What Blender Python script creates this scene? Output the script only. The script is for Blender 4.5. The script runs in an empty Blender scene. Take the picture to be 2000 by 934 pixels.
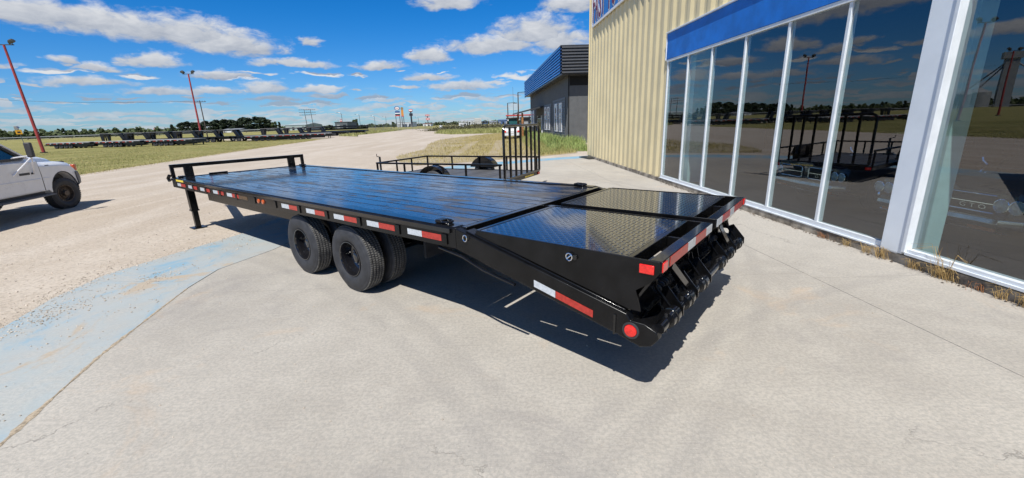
import bpy, math, random
import numpy as np
from mathutils import Vector, Matrix, Quaternion
random.seed(7)
rng = np.random.default_rng(7)
sc = bpy.context.scene
COL = sc.collection
PI = math.pi

# ------------------------------------------------------------------ camera
CAM_H = 1.8556
RX = Vector((.99945, -.0089, -.03192)); UPV = Vector((.03314, .26853, .9627)); FW = Vector((0, .96323, -.26868))
FPX = 824.0
cam = bpy.data.cameras.new('camera'); cam.sensor_width = 36; cam.lens = 36 * FPX / 2000
cam.clip_start = .05; cam.clip_end = 8000
co = bpy.data.objects.new('camera', cam); COL.objects.link(co)
mm = Matrix((RX, UPV, -FW)).transposed().to_4x4(); mm.translation = (0, 0, CAM_H)
co.matrix_world = mm
sc.camera = co

# ------------------------------------------------------------------ light
SUN_EL = math.radians(57)
sx, sy = -.275, -.961
TO_SUN = Vector((sx * math.cos(SUN_EL), sy * math.cos(SUN_EL), math.sin(SUN_EL))).normalized()
sl = bpy.data.lights.new('sun', 'SUN'); sl.energy = 5.0; sl.angle = math.radians(.53); sl.color = (1, .965, .9)
so = bpy.data.objects.new('sun', sl); COL.objects.link(so)
so.rotation_euler = TO_SUN.to_track_quat('Z', 'Y').to_euler()
sc.view_settings.view_transform = 'Standard'; sc.view_settings.look = 'None'
sc.view_settings.gamma = 1; sc.view_settings.use_curve_mapping = False
sc.view_settings.exposure = .14
sc.cycles.max_bounces = 6; sc.cycles.transparent_max_bounces = 12
sc.cycles.sample_clamp_indirect = 6

# the clouds one can tell apart: bearing, elevation, half width, half height (degrees)
CLOUDS = [(-45.2, 9.89, 4.3, 1.19), (-41.7, 9.79, 4.8, 1.18), (-37.8, 9.45, 4.6, 1.21), (-34.2, 9.37, 4.5, 1.4), (-30.8, 8.63, 4.1, 1.28), (-28.3, 8.25, 2.4, .82), (-6.8, 13.65, 3.6, .78), (8.1, 12.98, 3.6, 1.05), (3.7, 10.13, 4.7, 1.77), (-1.4, 8.94, 5.4, 1.03), (6.9, 9.03, 3.4, 1.35), (-9.6, 7.91, 2.3, 1.03),
          (-43.9, 6.37, 1.2, .34), (-41.9, 5.92, 1.7, .4), (-37.4, 6.7, 2.3, .75), (-32.3, 5.67, 2.1, .36), (-25.2, 7.0, 3.6, .5), (-15.6, 6.84, 2.5, .51), (-42.9, 4.69, 2.8, .45), (-34., 4.01, 4., .41), (-28.2, 4.37, 2.2, .65), (-23.4, 4.21, 2., .51), (-9.5, 5.45, 2.9, .48), (-5.6, 4.5, 4., .5), (-22.9, 9.24, 1.1, .47),
          (-62, 10, 6, 1.4), (-56, 6, 4, .6), (-30, 25, 8, 2.4), (-50, 20, 8, 2.0), (2, 24, 7, 2.2), (-12, 33, 9, 3)]

world = bpy.data.worlds.new('World'); sc.world = world; world.use_nodes = True
world.cycles.sampling_method = 'MANUAL'; world.cycles.sample_map_resolution = 256
nt = world.node_tree; nt.nodes.clear()
class NG:
    """tiny node-writing helper"""
    def __init__(s, tree): s.t = tree
    def n(s, typ, **kw):
        nd = s.t.nodes.new(typ)
        for k, v in kw.items(): setattr(nd, k, v)
        return nd
    def put(s, sock, val):
        if isinstance(val, bpy.types.NodeSocket): s.t.links.new(val, sock)
        elif val is not None: sock.default_value = val
    def m(s, op, a, b=None, c=None, clamp=False):
        nd = s.n('ShaderNodeMath', operation=op, use_clamp=clamp)
        for i, v in enumerate((a, b, c)):
            if v is not None: s.put(nd.inputs[i], v)
        return nd.outputs[0]
    def vm(s, op, a, b=None, c=None, out=0):
        nd = s.n('ShaderNodeVectorMath', operation=op)
        for i, v in enumerate((a, b, c)):
            if v is not None: s.put(nd.inputs[i], v)
        return nd.outputs[out]
    def mix(s, f, a, b, blend='MIX'):
        nd = s.n('ShaderNodeMix', data_type='RGBA', blend_type=blend)
        s.put(nd.inputs[0], f); s.put(nd.inputs[6], a); s.put(nd.inputs[7], b)
        return nd.outputs[2]
    def mixf(s, f, a, b):
        nd = s.n('ShaderNodeMix', data_type='FLOAT')
        s.put(nd.inputs[0], f); s.put(nd.inputs[2], a); s.put(nd.inputs[3], b)
        return nd.outputs[0]
    def sm(s, x, lo, hi, a=0., b=1.):
        nd = s.n('ShaderNodeMapRange', interpolation_type='SMOOTHSTEP')
        s.put(nd.inputs[0], x); nd.inputs[1].default_value = lo; nd.inputs[2].default_value = hi
        nd.inputs[3].default_value = a; nd.inputs[4].default_value = b
        return nd.outputs[0]
    def noise(s, vec, scale, detail=4, rough=.55, dist=0, out=0):
        nd = s.n('ShaderNodeTexNoise'); s.put(nd.inputs['Vector'], vec)
        nd.inputs['Scale'].default_value = scale; nd.inputs['Detail'].default_value = detail
        nd.inputs['Roughness'].default_value = rough; nd.inputs['Distortion'].default_value = dist
        return nd.outputs[out]
    def sep(s, v):
        nd = s.n('ShaderNodeSeparateXYZ'); s.put(nd.inputs[0], v); return nd.outputs
    def comb(s, x, y, z=0.):
        nd = s.n('ShaderNodeCombineXYZ')
        for i, v in enumerate((x, y, z)): s.put(nd.inputs[i], v)
        return nd.outputs[0]

g = NG(nt)
sky = g.n('ShaderNodeTexSky', sky_type='NISHITA'); sky.sun_disc = False
sky.sun_elevation = SUN_EL; sky.sun_rotation = math.atan2(sx, sy)
sky.altitude = 300; sky.air_density = 1.0; sky.dust_density = .25; sky.ozone_density = 2.5
hs = g.n('ShaderNodeHueSaturation'); hs.inputs['Saturation'].default_value = 1.15; hs.inputs['Value'].default_value = 1.0
g.put(hs.inputs['Color'], sky.outputs[0])
tc = g.n('ShaderNodeTexCoord'); D = tc.outputs['Generated']
dn = g.vm('NORMALIZE', D)
X, Y, Z = g.sep(dn)
az = g.m('MULTIPLY', g.m('ARCTAN2', X, Y), 180 / PI)
el = g.m('MULTIPLY', g.m('ARCSINE', Z), 180 / PI)
fine = g.noise(g.vm('MULTIPLY', dn, (1, 1, 2.2)), 26, 7, .62, .3)
big = g.noise(g.vm('MULTIPLY', dn, (1, 1, 2.0)), 9, 3, .5)
wob = g.vm('SUBTRACT', g.noise(g.vm('MULTIPLY', dn, (1, 1, 2.5)), 22, 3, .55, 0, 1), (.5, .5, .5))
ae = g.vm('ADD', g.comb(az, el), g.vm('MULTIPLY', wob, (5.0, 1.3, 0)))
pv, ps = g.vm('ADD', ae, (0, 0, -3)), 0.          # the third component carries the density found so far
for a_, e_, w_, hh in CLOUDS:
    w_ *= 1.15; hh *= 1.35
    v0 = g.vm('MULTIPLY_ADD', pv, (1 / w_, 1 / hh, 0), (-a_ / w_, -e_ / hh, 0))
    v1 = g.vm('MAXIMUM', v0, g.vm('MULTIPLY', v0, (-1, -1.9, 0)))
    d_ = g.m('SUBTRACT', 1., g.vm('LENGTH', v1, out=1))
    win = g.m('GREATER_THAN', d_, g.vm('DOT_PRODUCT', pv, (0, 0, 1), out=1))
    ps = g.m('MULTIPLY_ADD', win, g.m('SUBTRACT', g.vm('DOT_PRODUCT', v0, (0, 1, 0), out=1), ps), ps)
    pv = g.vm('MAXIMUM', pv, g.comb(-900., -900., g.m('MULTIPLY_ADD', ps, 1e-6, d_)))   # keeps the chain in order
pd = g.sep(pv)[2]
def puffs(sa, se, ox, rad, rnd_lo):
    """a scatter of small flat-bottomed cumulus, one to a cell"""
    q_ = g.vm('MULTIPLY_ADD', ae, (1 / sa, 1 / se, 0), (ox, 0, 0))
    vo = g.n('ShaderNodeTexVoronoi', voronoi_dimensions='2D', feature='F1'); vo.inputs['Scale'].default_value = 1; vo.inputs['Randomness'].default_value = .85
    g.put(vo.inputs['Vector'], q_)
    off = g.vm('SUBTRACT', q_, vo.outputs['Position'])
    rr = g.m('MULTIPLY_ADD', g.vm('DOT_PRODUCT', vo.outputs['Color'], (1, 0, 0), out=1), rad - rnd_lo, rnd_lo)
    o1 = g.vm('MULTIPLY', off, (1.25, 2.0, 0)); o2 = g.vm('MAXIMUM', o1, g.vm('MULTIPLY', o1, (-1, -1.9, 0)))
    return g.m('SUBTRACT', 1., g.m('DIVIDE', g.vm('LENGTH', o2, out=1), rr))
pa = g.m('SUBTRACT', puffs(4.0, .85, .3, 1.05, .35), g.sm(el, 3.0, 4.6, 0., 3.))
pb = g.m('SUBTRACT', puffs(2.6, .42, .1, 1.1, .4), g.sm(el, 1.6, 2.4, 0., 3.))
inview = g.m('MULTIPLY', g.sm(g.m('ABSOLUTE', g.m('ADD', az, 20)), 42, 34), g.sm(el, 20, 15))
pc = g.m('SUBTRACT', puffs(13., 4.2, .2, .7, .05), g.m('ADD', g.m('MULTIPLY', inview, 3.), g.sm(el, 5.5, 4., 0., 3.)))
pe = g.m('SUBTRACT', puffs(5.5, 1.3, .6, .8, .1), g.m('ADD', g.sm(el, 6., 8., 0., 3.), g.sm(el, 3., 2., 0., 2.)))
pd = g.m('MAXIMUM', g.m('MAXIMUM', g.m('MAXIMUM', pd, pe), pc), g.m('MAXIMUM', pa, pb))
dens = g.m('ADD', pd, g.m('MULTIPLY', g.m('SUBTRACT', fine, .5), 1.5))
alpha = g.sm(dens, -.24, .50)
# small far puffs banked towards the horizon
low = g.noise(g.comb(g.m('MULTIPLY', az, .22), g.m('MULTIPLY', el, 1.25), 3.7), 1.35, 5, .55)
la = g.m('MULTIPLY', g.sm(low, .53, .66), g.m('MULTIPLY', g.sm(el, .3, 1.0), g.sm(el, 5.5, 3.0)))
la = g.m('MULTIPLY', la, .35)
alpha2 = g.m('MAXIMUM', alpha, la)
shade = g.m('ADD', g.m('MULTIPLY', ps, .42), g.m('ADD', .46, g.m('MULTIPLY', g.m('SUBTRACT', fine, .5), 1.3)), clamp=True)
ccol = g.mix(shade, (3.9, 4.35, 5.2, 1), (8.8, 8.9, 9.0, 1))
tint = g.mix(g.sm(el, 22., 55.), g.mix(g.sm(el, -1., 15.), (.52, .85, 1.36, 1), (.10, .75, 1.34, 1)), (.55, .80, .95, 1))
skyc = g.mix(1., hs.outputs[0], tint, 'MULTIPLY')
ccol = g.mix(g.m('MULTIPLY', g.sm(el, 6., 1.), .3), ccol, skyc)
fin = g.mix(g.m('MULTIPLY', alpha2, .94), skyc, ccol)
bg = g.n('ShaderNodeBackground'); bg.inputs['Strength'].default_value = .08
g.put(bg.inputs['Color'], fin)
wo = g.n('ShaderNodeOutputWorld'); g.put(wo.inputs['Surface'], bg.outputs[0])

# ------------------------------------------------------------------ helpers
def pix_ray(px, py):
    return (RX * ((px - 1000) / FPX) - UPV * ((py - 467) / FPX) + FW)
def ground(px, py, z=0.):                      # where the line of sight meets the ground
    d = pix_ray(px, py); t = (z - CAM_H) / d.z
    return Vector((d.x * t, d.y * t, z))
def spot(px, dist, z=0.):                      # a ground point on a bearing, dist metres ahead
    d = pix_ray(px, 270 - .0333 * px)
    return Vector((d.x / d.y * dist, dist, z))
def hgt(px, py, base):                         # height seen above a ground point
    d = pix_ray(px, py); t = math.hypot(base[0], base[1]) / math.hypot(d.x, d.y)
    return CAM_H + d.z * t

class MB:
    def __init__(s): s.v = []; s.f = []; s.mi = []; s.cm = 0; s.M = Matrix()
    def add(s, vs, fs):
        o = len(s.v); s.v += [tuple(s.M @ Vector(p)) for p in vs]
        for f in fs: s.f.append(tuple(i + o for i in f)); s.mi.append(s.cm)
        return s
    def box(s, x0, x1, y0, y1, z0, z1):
        return s.add([(x0, y0, z0), (x1, y0, z0), (x1, y1, z0), (x0, y1, z0), (x0, y0, z1), (x1, y0, z1), (x1, y1, z1), (x0, y1, z1)],
                     [(3, 2, 1, 0), (4, 5, 6, 7), (0, 1, 5, 4), (1, 2, 6, 5), (2, 3, 7, 6), (3, 0, 4, 7)])
    def bar(s, a, b, w, hh, up=(0, 0, 1)):
        a = Vector(a); b = Vector(b); d = (b - a).normalized(); up = Vector(up)
        if abs(d.dot(up)) > .98: up = Vector((1, 0, 0))
        x = d.cross(up).normalized() * w / 2; y = x.cross(d).normalized() * hh / 2
        vs = [p + i * x + j * y for p in (a, b) for i, j in ((-1, -1), (1, -1), (1, 1), (-1, 1))]
        return s.add(vs, [(3, 2, 1, 0), (4, 5, 6, 7), (0, 1, 5, 4), (1, 2, 6, 5), (2, 3, 7, 6), (3, 0, 4, 7)])
    def tube(s, pts, r, n=10, r1=None, closed=False):
        pts = [Vector(p) for p in pts]; k = len(pts); rings = []; prev = None
        for i, p in enumerate(pts):
            if closed: d = (pts[(i + 1) % k] - pts[i - 1]).normalized()
            else: d = (pts[min(i + 1, k - 1)] - pts[max(i - 1, 0)]).normalized()
            if prev is None:
                u = d.cross(Vector((0, 0, 1)))
                if u.length < .05: u = d.cross(Vector((1, 0, 0)))
                u.normalize()
            else: u = (prev - d * prev.dot(d)).normalized()
            prev = u; w = d.cross(u)
            rr = r if r1 is None else r + (r1 - r) * i / (k - 1)
            rings.append([p + rr * (math.cos(2 * PI * j / n) * u + math.sin(2 * PI * j / n) * w) for j in range(n)])
        vs = [q for rg in rings for q in rg]; fs = []
        for i in range(k if closed else k - 1):
            a = i * n; b = ((i + 1) % k) * n
            for j in range(n): fs.append((a + j, a + (j + 1) % n, b + (j + 1) % n, b + j))
        if not closed: fs.append(tuple(range(n - 1, -1, -1))); fs.append(tuple((k - 1) * n + j for j in range(n)))
        return s.add(vs, fs)
    def lathe(s, prof, n=32, axis='y', c=(0, 0, 0), closed=False, sx_=1.):
        vs = []; k = len(prof)
        for a, r in prof:
            for j in range(n):
                t = 2 * PI * j / n; p, q = r * math.cos(t), r * math.sin(t)
                vs.append({'y': (c[0] + p, c[1] + a, c[2] + q), 'z': (c[0] + p, c[1] + q, c[2] + a), 'x': (c[0] + a, c[1] + p, c[2] + q)}[axis])
        fs = []
        for i in range(k if closed else k - 1):
            a = i * n; b = ((i + 1) % k) * n
            for j in range(n): fs.append((a + j, a + (j + 1) % n, b + (j + 1) % n, b + j))
        return s.add(vs, fs)
    def prism(s, poly, a0, a1, axis='y', holes=None):
        def P(p, a):
            return {'y': (p[0], a, p[1]), 'x': (a, p[0], p[1]), 'z': (p[0], p[1], a)}[axis]
        n = len(poly)
        vs = [P(p, a0) for p in poly] + [P(p, a1) for p in poly]
        fs = [tuple(range(n)), tuple(range(2 * n - 1, n - 1, -1))] + [(i, i + n, (i + 1) % n + n, (i + 1) % n) for i in range(n)]
        return s.add(vs, fs)
    def loft(s, secs, cap=True):
        n = len(secs[0]); vs = [p for c in secs for p in c]; fs = []
        for i in range(len(secs) - 1):
            for j in range(n): fs.append((i * n + j, i * n + (j + 1) % n, (i + 1) * n + (j + 1) % n, (i + 1) * n + j))
        if cap: fs.append(tuple(range(n - 1, -1, -1))); fs.append(tuple((len(secs) - 1) * n + j for j in range(n)))
        return s.add(vs, fs)
    def mesh(s, name, mats, smooth=35, fix=True):
        me = bpy.data.meshes.new(name); me.from_pydata(s.v, [], s.f)
        mats = mats if isinstance(mats, (list, tuple)) else [mats]
        for m in mats: me.materials.append(m)
        if len(mats) > 1: me.polygons.foreach_set('material_index', s.mi)
        me.update()
        if fix and len(s.f) < 60000:
            import bmesh
            bm = bmesh.new(); bm.from_mesh(me); bmesh.ops.recalc_face_normals(bm, faces=bm.faces); bm.to_mesh(me); bm.free()
        if smooth:
            me.shade_smooth(); me.set_sharp_from_angle(angle=math.radians(smooth))
        return me
    def build(s, name, mats, parent=None, smooth=35, bevel=0, seg=2, fix=True):
        return put(s.mesh(name, mats, smooth, fix), name, parent, bevel, seg)

def put(me, name, parent=None, bevel=0, seg=2):
    o = bpy.data.objects.new(name, me); COL.objects.link(o)
    if parent is not None: o.parent = parent
    if bevel:
        b = o.modifiers.new('bevel', 'BEVEL'); b.width = bevel; b.segments = seg; b.limit_method = 'ANGLE'; b.angle_limit = math.radians(40); b.use_clamp_overlap = True
    return o
def tag(o, label=None, cat=None, group=None, kind=None):
    for k, v in (('label', label), ('category', cat), ('group', group), ('kind', kind)):
        if v: o[k] = v
    return o
def thing(name, label, cat, loc=(0, 0, 0), rz=0, group=None):
    o = bpy.data.objects.new(name, None); COL.objects.link(o); o.empty_display_size = .3
    o.location = loc; o.rotation_euler = (0, 0, rz)
    return tag(o, label, cat, group)
def dup(o, loc=None, rz=None, label=None, parent=None, scale=None):
    c = o.copy(); COL.objects.link(c)
    if parent is not None: c.parent = parent
    if loc is not None: c.location = loc
    if rz is not None: c.rotation_euler = (0, 0, rz)
    if scale is not None: c.scale = scale
    if label: c['label'] = label
    for ch in list(o.children): dup(ch, parent=c)
    return c

# ------------------------------------------------------------------ materials
def newmat(name):
    m = bpy.data.materials.new(name); m.use_nodes = True
    t = m.node_tree; t.nodes.clear(); q = NG(t)
    b = q.n('ShaderNodeBsdfPrincipled'); o = q.n('ShaderNodeOutputMaterial'); q.put(o.inputs[0], b.outputs[0])
    c = q.n('ShaderNodeTexCoord').outputs['Object']
    return m, q, b, c
def c4(c): return (c[0], c[1], c[2], 1)
def M(name, col, rough=.5, metal=0, var=.12, scale=6., bump=0., bscale=60., col2=None, coat=0., spec=.5):
    m, q, b, c = newmat(name)
    n1 = q.noise(c, scale, 5, .6)
    lo = c4([x * (1 - var) for x in col]); hi = c4([min(1, x * (1 + var)) for x in (col2 or col)])
    q.put(b.inputs['Base Color'], q.mix(q.sm(n1, .3, .7), lo, hi))
    q.put(b.inputs['Roughness'], q.m('ADD', rough, q.m('MULTIPLY', q.m('SUBTRACT', n1, .5), .25 * rough), clamp=True))
    b.inputs['Metallic'].default_value = metal
    b.inputs['Specular IOR Level'].default_value = spec
    if coat: b.inputs['Coat Weight'].default_value = coat; b.inputs['Coat Roughness'].default_value = .04
    if bump:
        bp = q.n('ShaderNodeBump'); bp.inputs['Strength'].default_value = bump; bp.inputs['Distance'].default_value = .01
        q.put(bp.inputs['Height'], q.noise(c, bscale, 4, .6)); q.put(b.inputs['Normal'], bp.outputs[0])
    return m

BLACK = M('black_gloss_paint', (.006, .006, .0065), .15, var=.4, scale=3, bump=.05, bscale=14, coat=.3)
BLACK2 = M('black_satin_paint', (.005, .005, .0055), .26, var=.5, scale=5, bump=.05, bscale=30, spec=.3)
PLATE = M('black_tread_plate', (.010, .010, .011), .12, var=.4, scale=2.2, spec=.9, coat=1.)
STEELDARK = M('dark_steel', (.03, .03, .032), .4, .3, bump=.1)
CHROME = M('chrome', (.85, .85, .86), .12, 1, var=.05)
ZINC = M('zinc', (.5, .5, .5), .3, 1, var=.1)
RUBBER = M('tyre_rubber', (.030, .031, .035), .62, var=.3, scale=9, bump=.15, bscale=120)
RIMP = M('black_rim_paint', (.010, .010, .012), .08, var=.2, coat=1.)
TREAD = M('sunlit_tread_rubber', (.14, .136, .128), .85, var=.35, scale=14)  # tread paler than the sidewall: its sunlit tone is put into the colour
TAPE_R = M('red_reflective_tape', (.40, .035, .025), .3, var=.2, scale=40)
TAPE_W = M('white_reflective_tape', (.50, .53, .56), .3, var=.14, scale=40)
YELLOW_STICK = M('yellow_sticker', (.8, .6, .06), .4)
AMBER = M('amber_lens', (.50, .09, .02), .2, coat=.5)
REDLENS = M('red_lens', (.72, .02, .015), .15, coat=.6, var=.2, scale=60)

def mat_planks():
    m, q, b, c = newmat('black_painted_planks')
    oi = q.n('ShaderNodeObjectInfo').outputs['Random']
    cs = q.vm('ADD', q.vm('MULTIPLY', c, (.55, 9, 1)), q.comb(q.m('MULTIPLY', oi, 91.), q.m('MULTIPLY', oi, 37.)))
    grain = q.noise(cs, 4, 6, .65, .4)
    cl = q.vm('ADD', q.vm('MULTIPLY', c, (.7, 2.2, 1)), q.comb(q.m('MULTIPLY', oi, 53.), 0.))
    blot = q.noise(cl, 1.7, 5, .6, .6)
    worn = q.sm(blot, .50, .66)
    q.put(b.inputs['Base Color'], q.mix(q.m('MULTIPLY', worn, .7), q.mix(grain, (.006, .006, .008, 1), (.018, .018, .022, 1)), (.105, .092, .08, 1)))
    q.put(b.inputs['Roughness'], q.m('ADD', q.m('MULTIPLY', worn, .42), q.m('ADD', .16, q.m('MULTIPLY', grain, .18)), clamp=True))
    st = q.noise(q.vm('ADD', q.vm('MULTIPLY', c, (1.5, 13, 1)), q.comb(q.m('MULTIPLY', oi, 71.), q.m('MULTIPLY', oi, 19.))), 1.5, 5, .62, .5)
    kn = q.noise(q.vm('ADD', q.vm('MULTIPLY', c, (5, 14, 1)), q.comb(q.m('MULTIPLY', oi, 31.), 0.)), 1.3, 2, .5)
    dk = q.m('MAXIMUM', q.sm(st, .56, .64), q.sm(kn, .68, .73))
    keep = q.m('SUBTRACT', 1., dk)
    q.put(b.inputs['Specular IOR Level'], q.m('MULTIPLY_ADD', keep, .5, .06))
    q.put(b.inputs['Coat Weight'], q.m('MULTIPLY', q.m('MULTIPLY', q.m('SUBTRACT', 1., q.m('MULTIPLY', worn, .75)), keep), 1.)); b.inputs['Coat Roughness'].default_value = .10
    bp = q.n('ShaderNodeBump'); bp.inputs['Strength'].default_value = .3; bp.inputs['Distance'].default_value = .012
    q.put(bp.inputs['Height'], q.m('ADD', q.m('MULTIPLY', grain, .5), q.m('MULTIPLY', blot, .9))); q.put(b.inputs['Normal'], bp.outputs[0])
    return m
PLANK = mat_planks()

def mat_concrete(name, painted=False, fresh=0.):
    m, q, b, c = newmat(name)
    big_ = q.noise(c, .35, 5, .6, .5); mid = q.noise(c, 2.3, 6, .65); fin_ = q.noise(c, 38, 5, .7)
    spk = q.noise(c, 85, 2, .6)
    broom = q.noise(q.vm('MULTIPLY', c, (1.2, 34, 1)), 3, 4, .6)
    col = q.mix(q.sm(big_, .35, .68), (.385, .352, .308, 1), (.475, .44, .388, 1))
    col = q.mix(q.m('MULTIPLY', q.sm(mid, .38, .72), .45), col, (.53, .49, .43, 1))
    col = q.mix(q.m('MULTIPLY', q.sm(fin_, .36, .6), .30), (.29, .265, .235, 1), col) if False else q.mix(q.m('MULTIPLY', q.sm(fin_, .60, .40), .40), col, (.235, .235, .215, 1))
    col = q.mix(q.m('MULTIPLY', q.sm(broom, .50, .68), .26), col, (.27, .25, .23, 1))
    stain = q.noise(q.vm('ADD', c, (7, 3, 0)), .8, 5, .65, 1.2)
    col = q.mix(q.m('MULTIPLY', q.sm(stain, .58, .72), .34), col, (.52, .37, .24, 1))
    dark = q.noise(q.vm('ADD', c, (1, 13, 0)), .55, 6, .7, .8)
    col = q.mix(q.m('MULTIPLY', q.sm(dark, .54, .72), .42), col, (.24, .225, .215, 1))
    # faint curved tyre scuffs
    px_, py_, pz_ = q.sep(c)
    for cx_, cy_, r0 in ((-9.5, -3.0, 10.6), (-9.5, -3.0, 10.9), (7., -4.5, 9.4), (-6., 9., 9.6), (-6, 9., 9.9)):
        rr = q.vm('LENGTH', q.vm('SUBTRACT', c, (cx_, cy_, 0)), out=1)
        band = q.sm(q.m('ABSOLUTE', q.m('SUBTRACT', rr, r0)), .11, .03)
        col = q.mix(q.m('MULTIPLY', q.m('MULTIPLY', band, q.sm(mid, .34, .6)), .20), col, (.2, .19, .185, 1))
    # hairline cracks
    vo = q.n('ShaderNodeTexVoronoi', feature='DISTANCE_TO_EDGE'); vo.inputs['Scale'].default_value = .36
    q.put(vo.inputs['Vector'], q.vm('ADD', c, q.vm('MULTIPLY', q.noise(c, 1.3, 6, .65, 0, 1), (.9, .9, 0))))
    crack = q.m('MULTIPLY', q.sm(vo.outputs[0], .0035, .0008), q.sm(big_, .49, .57))
    col = q.mix(q.m('MULTIPLY', crack, .45), col, (.13, .12, .11, 1))
    chips = q.sm(spk, .70, .76)
    col = q.mix(q.m('MULTIPLY', chips, .6), col, (.11, .105, .10, 1))
    agg = q.noise(q.vm('ADD', c, (3, 5, 0)), 75, 3, .6)
    col = q.mix(q.m('MULTIPLY', q.sm(agg, .61, .70), .36), col, (.60, .56, .50, 1))
    col = q.mix(q.m('MULTIPLY', q.sm(agg, .38, .29), .40), col, (.19, .175, .16, 1))
    if painted:
        wear = q.noise(q.vm('MULTIPLY', c, (1, .6, 1)), 1.3, 7, .72, .6)
        w2 = q.noise(q.vm('ADD', c, (4, 9, 0)), .5, 3, .5)
        wash = q.mix(q.sm(w2, .4, .65), (.335, .395, .415, 1), (.37, .405, .41, 1))
        pc = q.mix(q.m('ADD', q.sm(wear, .47, .68), fresh, clamp=True), wash, (.15, .34, .48, 1))
        col = q.mix(q.m('ADD', q.m('ADD', .42, fresh), q.m('MULTIPLY', q.sm(mid, .66, .36), .42), clamp=True), col, pc)
        dirt = q.noise(q.vm('MULTIPLY', c, (1.1, .7, 1)), .9, 6, .7, .5)
        col = q.mix(q.sm(dirt, .585, .65), col, q.mix(fin_, (.30, .245, .185, 1), (.52, .45, .36, 1)))
    q.put(b.inputs['Base Color'], col)
    b.inputs['Roughness'].default_value = .82; b.inputs['Specular IOR Level'].default_value = .3
    bp = q.n('ShaderNodeBump'); bp.inputs['Strength'].default_value = .35; bp.inputs['Distance'].default_value = .006
    q.put(bp.inputs['Height'], q.m('ADD', q.m('ADD', fin_, q.m('MULTIPLY', broom, .5)), q.m('MULTIPLY', crack, -1.5)))
    q.put(b.inputs['Normal'], bp.outputs[0])
    return m
CONC = mat_concrete('weathered_concrete'); CONCP = mat_concrete('worn_blue_painted_concrete', True); CONCF = mat_concrete('fresher_blue_painted_concrete', True, .5)

def mat_gravel():
    m, q, b, c = newmat('pale_gravel')
    big_ = q.noise(c, .12, 4, .55); mid = q.noise(c, 1.1, 6, .65); fin_ = q.noise(c, 16, 6, .7)
    # vehicle tracks along the yard
    tr = q.noise(q.vm('MULTIPLY', c, (.6, .08, 1)), 1.2, 4, .6, .5)
    vo = q.n('ShaderNodeTexVoronoi'); vo.inputs['Scale'].default_value = 34; q.put(vo.inputs['Vector'], c)
    col = q.mix(q.sm(big_, .3, .7), (.45, .38, .305, 1), (.52, .45, .37, 1))
    col = q.mix(q.m('MULTIPLY', q.sm(tr, .44, .62), .6), col, (.59, .525, .45, 1))
    col = q.mix(q.m('MULTIPLY', q.sm(mid, .35, .7), .4), col, (.41, .335, .26, 1))
    col = q.mix(q.m('MULTIPLY', q.sm(fin_, .55, .36), .5), col, (.27, .225, .175, 1))
    st = q.m('MULTIPLY', q.sm(vo.outputs['Distance'], .34, .12), q.sm(mid, .42, .6))
    col = q.mix(q.m('MULTIPLY', st, .35), col, (.62, .58, .52, 1))
    q.put(b.inputs['Base Color'], col); b.inputs['Roughness'].default_value = .95; b.inputs['Specular IOR Level'].default_value = .15
    bp = q.n('ShaderNodeBump'); bp.inputs['Strength'].default_value = .8; bp.inputs['Distance'].default_value = .025
    q.put(bp.inputs['Height'], q.m('ADD', fin_, q.m('ADD', q.m('MULTIPLY', mid, .8), q.m('MULTIPLY', st, .3)))); q.put(b.inputs['Normal'], bp.outputs[0])
    return m
GRAVEL = mat_gravel()

def mat_field(name, c0, c1, c2, sc_=.25):
    m, q, b, c = newmat(name)
    a = q.noise(c, sc_, 6, .65, .4); f = q.noise(c, 5, 5, .7); str_ = q.noise(q.vm('MULTIPLY', c, (.05, .35, 1)), 1.6, 5, .6)
    col = q.mix(q.sm(a, .32, .66), c4(c0), c4(c1)); col = q.mix(q.m('MULTIPLY', q.sm(str_, .4, .7), .6), col, c4(c2))
    col = q.mix(q.m('MULTIPLY', q.sm(f, .58, .38), .45), col, c4([x * .45 for x in c0]))
    q.put(b.inputs['Base Color'], col); b.inputs['Roughness'].default_value = .95; b.inputs['Specular IOR Level'].default_value = .1
    bp = q.n('ShaderNodeBump'); bp.inputs['Strength'].default_value = .9; bp.inputs['Distance'].default_value = .12
    q.put(bp.inputs['Height'], f); q.put(b.inputs['Normal'], bp.outputs[0])
    return m
FIELD = mat_field('mown_field_grass', (.20, .20, .06), (.31, .28, .11), (.40, .335, .16))
DRYG = mat_field('dry_lot_grass', (.36, .285, .16), (.45, .375, .24), (.50, .44, .34), .35)
def mat_blades(name, c0, c1, c2):
    m, q, b, c = newmat(name)
    a = q.noise(c, .5, 4, .6); f = q.noise(c, 30, 2, .5)
    q.put(b.inputs['Base Color'], q.mix(q.sm(f, .35, .65), q.mix(q.sm(a, .35, .65), c4(c0), c4(c1)), c4(c2)))
    b.inputs['Roughness'].default_value = .7
    return m
STRAW = mat_blades('straw_blades', (.42, .32, .13), (.50, .40, .2), (.33, .30, .10))
GREENB = mat_blades('green_blades', (.17, .22, .045), (.27, .29, .08), (.38, .34, .14))
WEEDB = mat_blades('weed_leaves', (.075, .19, .025), (.16, .30, .05), (.40, .40, .15))

# ------------------------------------------------------------------ ground, yard, apron
def poly_obj(name, pts, z, mat, kind='structure', label=None):
    mb = MB(); mb.add([(p[0], p[1], 0) for p in pts], [tuple(range(len(pts)))])
    o = mb.build(name, mat, smooth=0, fix=False)
    me = o.data
    if me.polygons[0].normal.z < 0: me.flip_normals()
    o.location.z = z
    o['kind'] = kind
    return o
mb = MB(); N = 48
mb.add([(0, 0, 0)] + [(6000 * math.cos(2 * PI * i / N), 6000 * math.sin(2 * PI * i / N), 0) for i in range(N)], [(0, i + 1, (i + 1) % N + 1) for i in range(N)])
go_ = mb.build('ground', FIELD, smooth=0); go_.location.z = -.06; go_['kind'] = 'structure'

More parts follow.
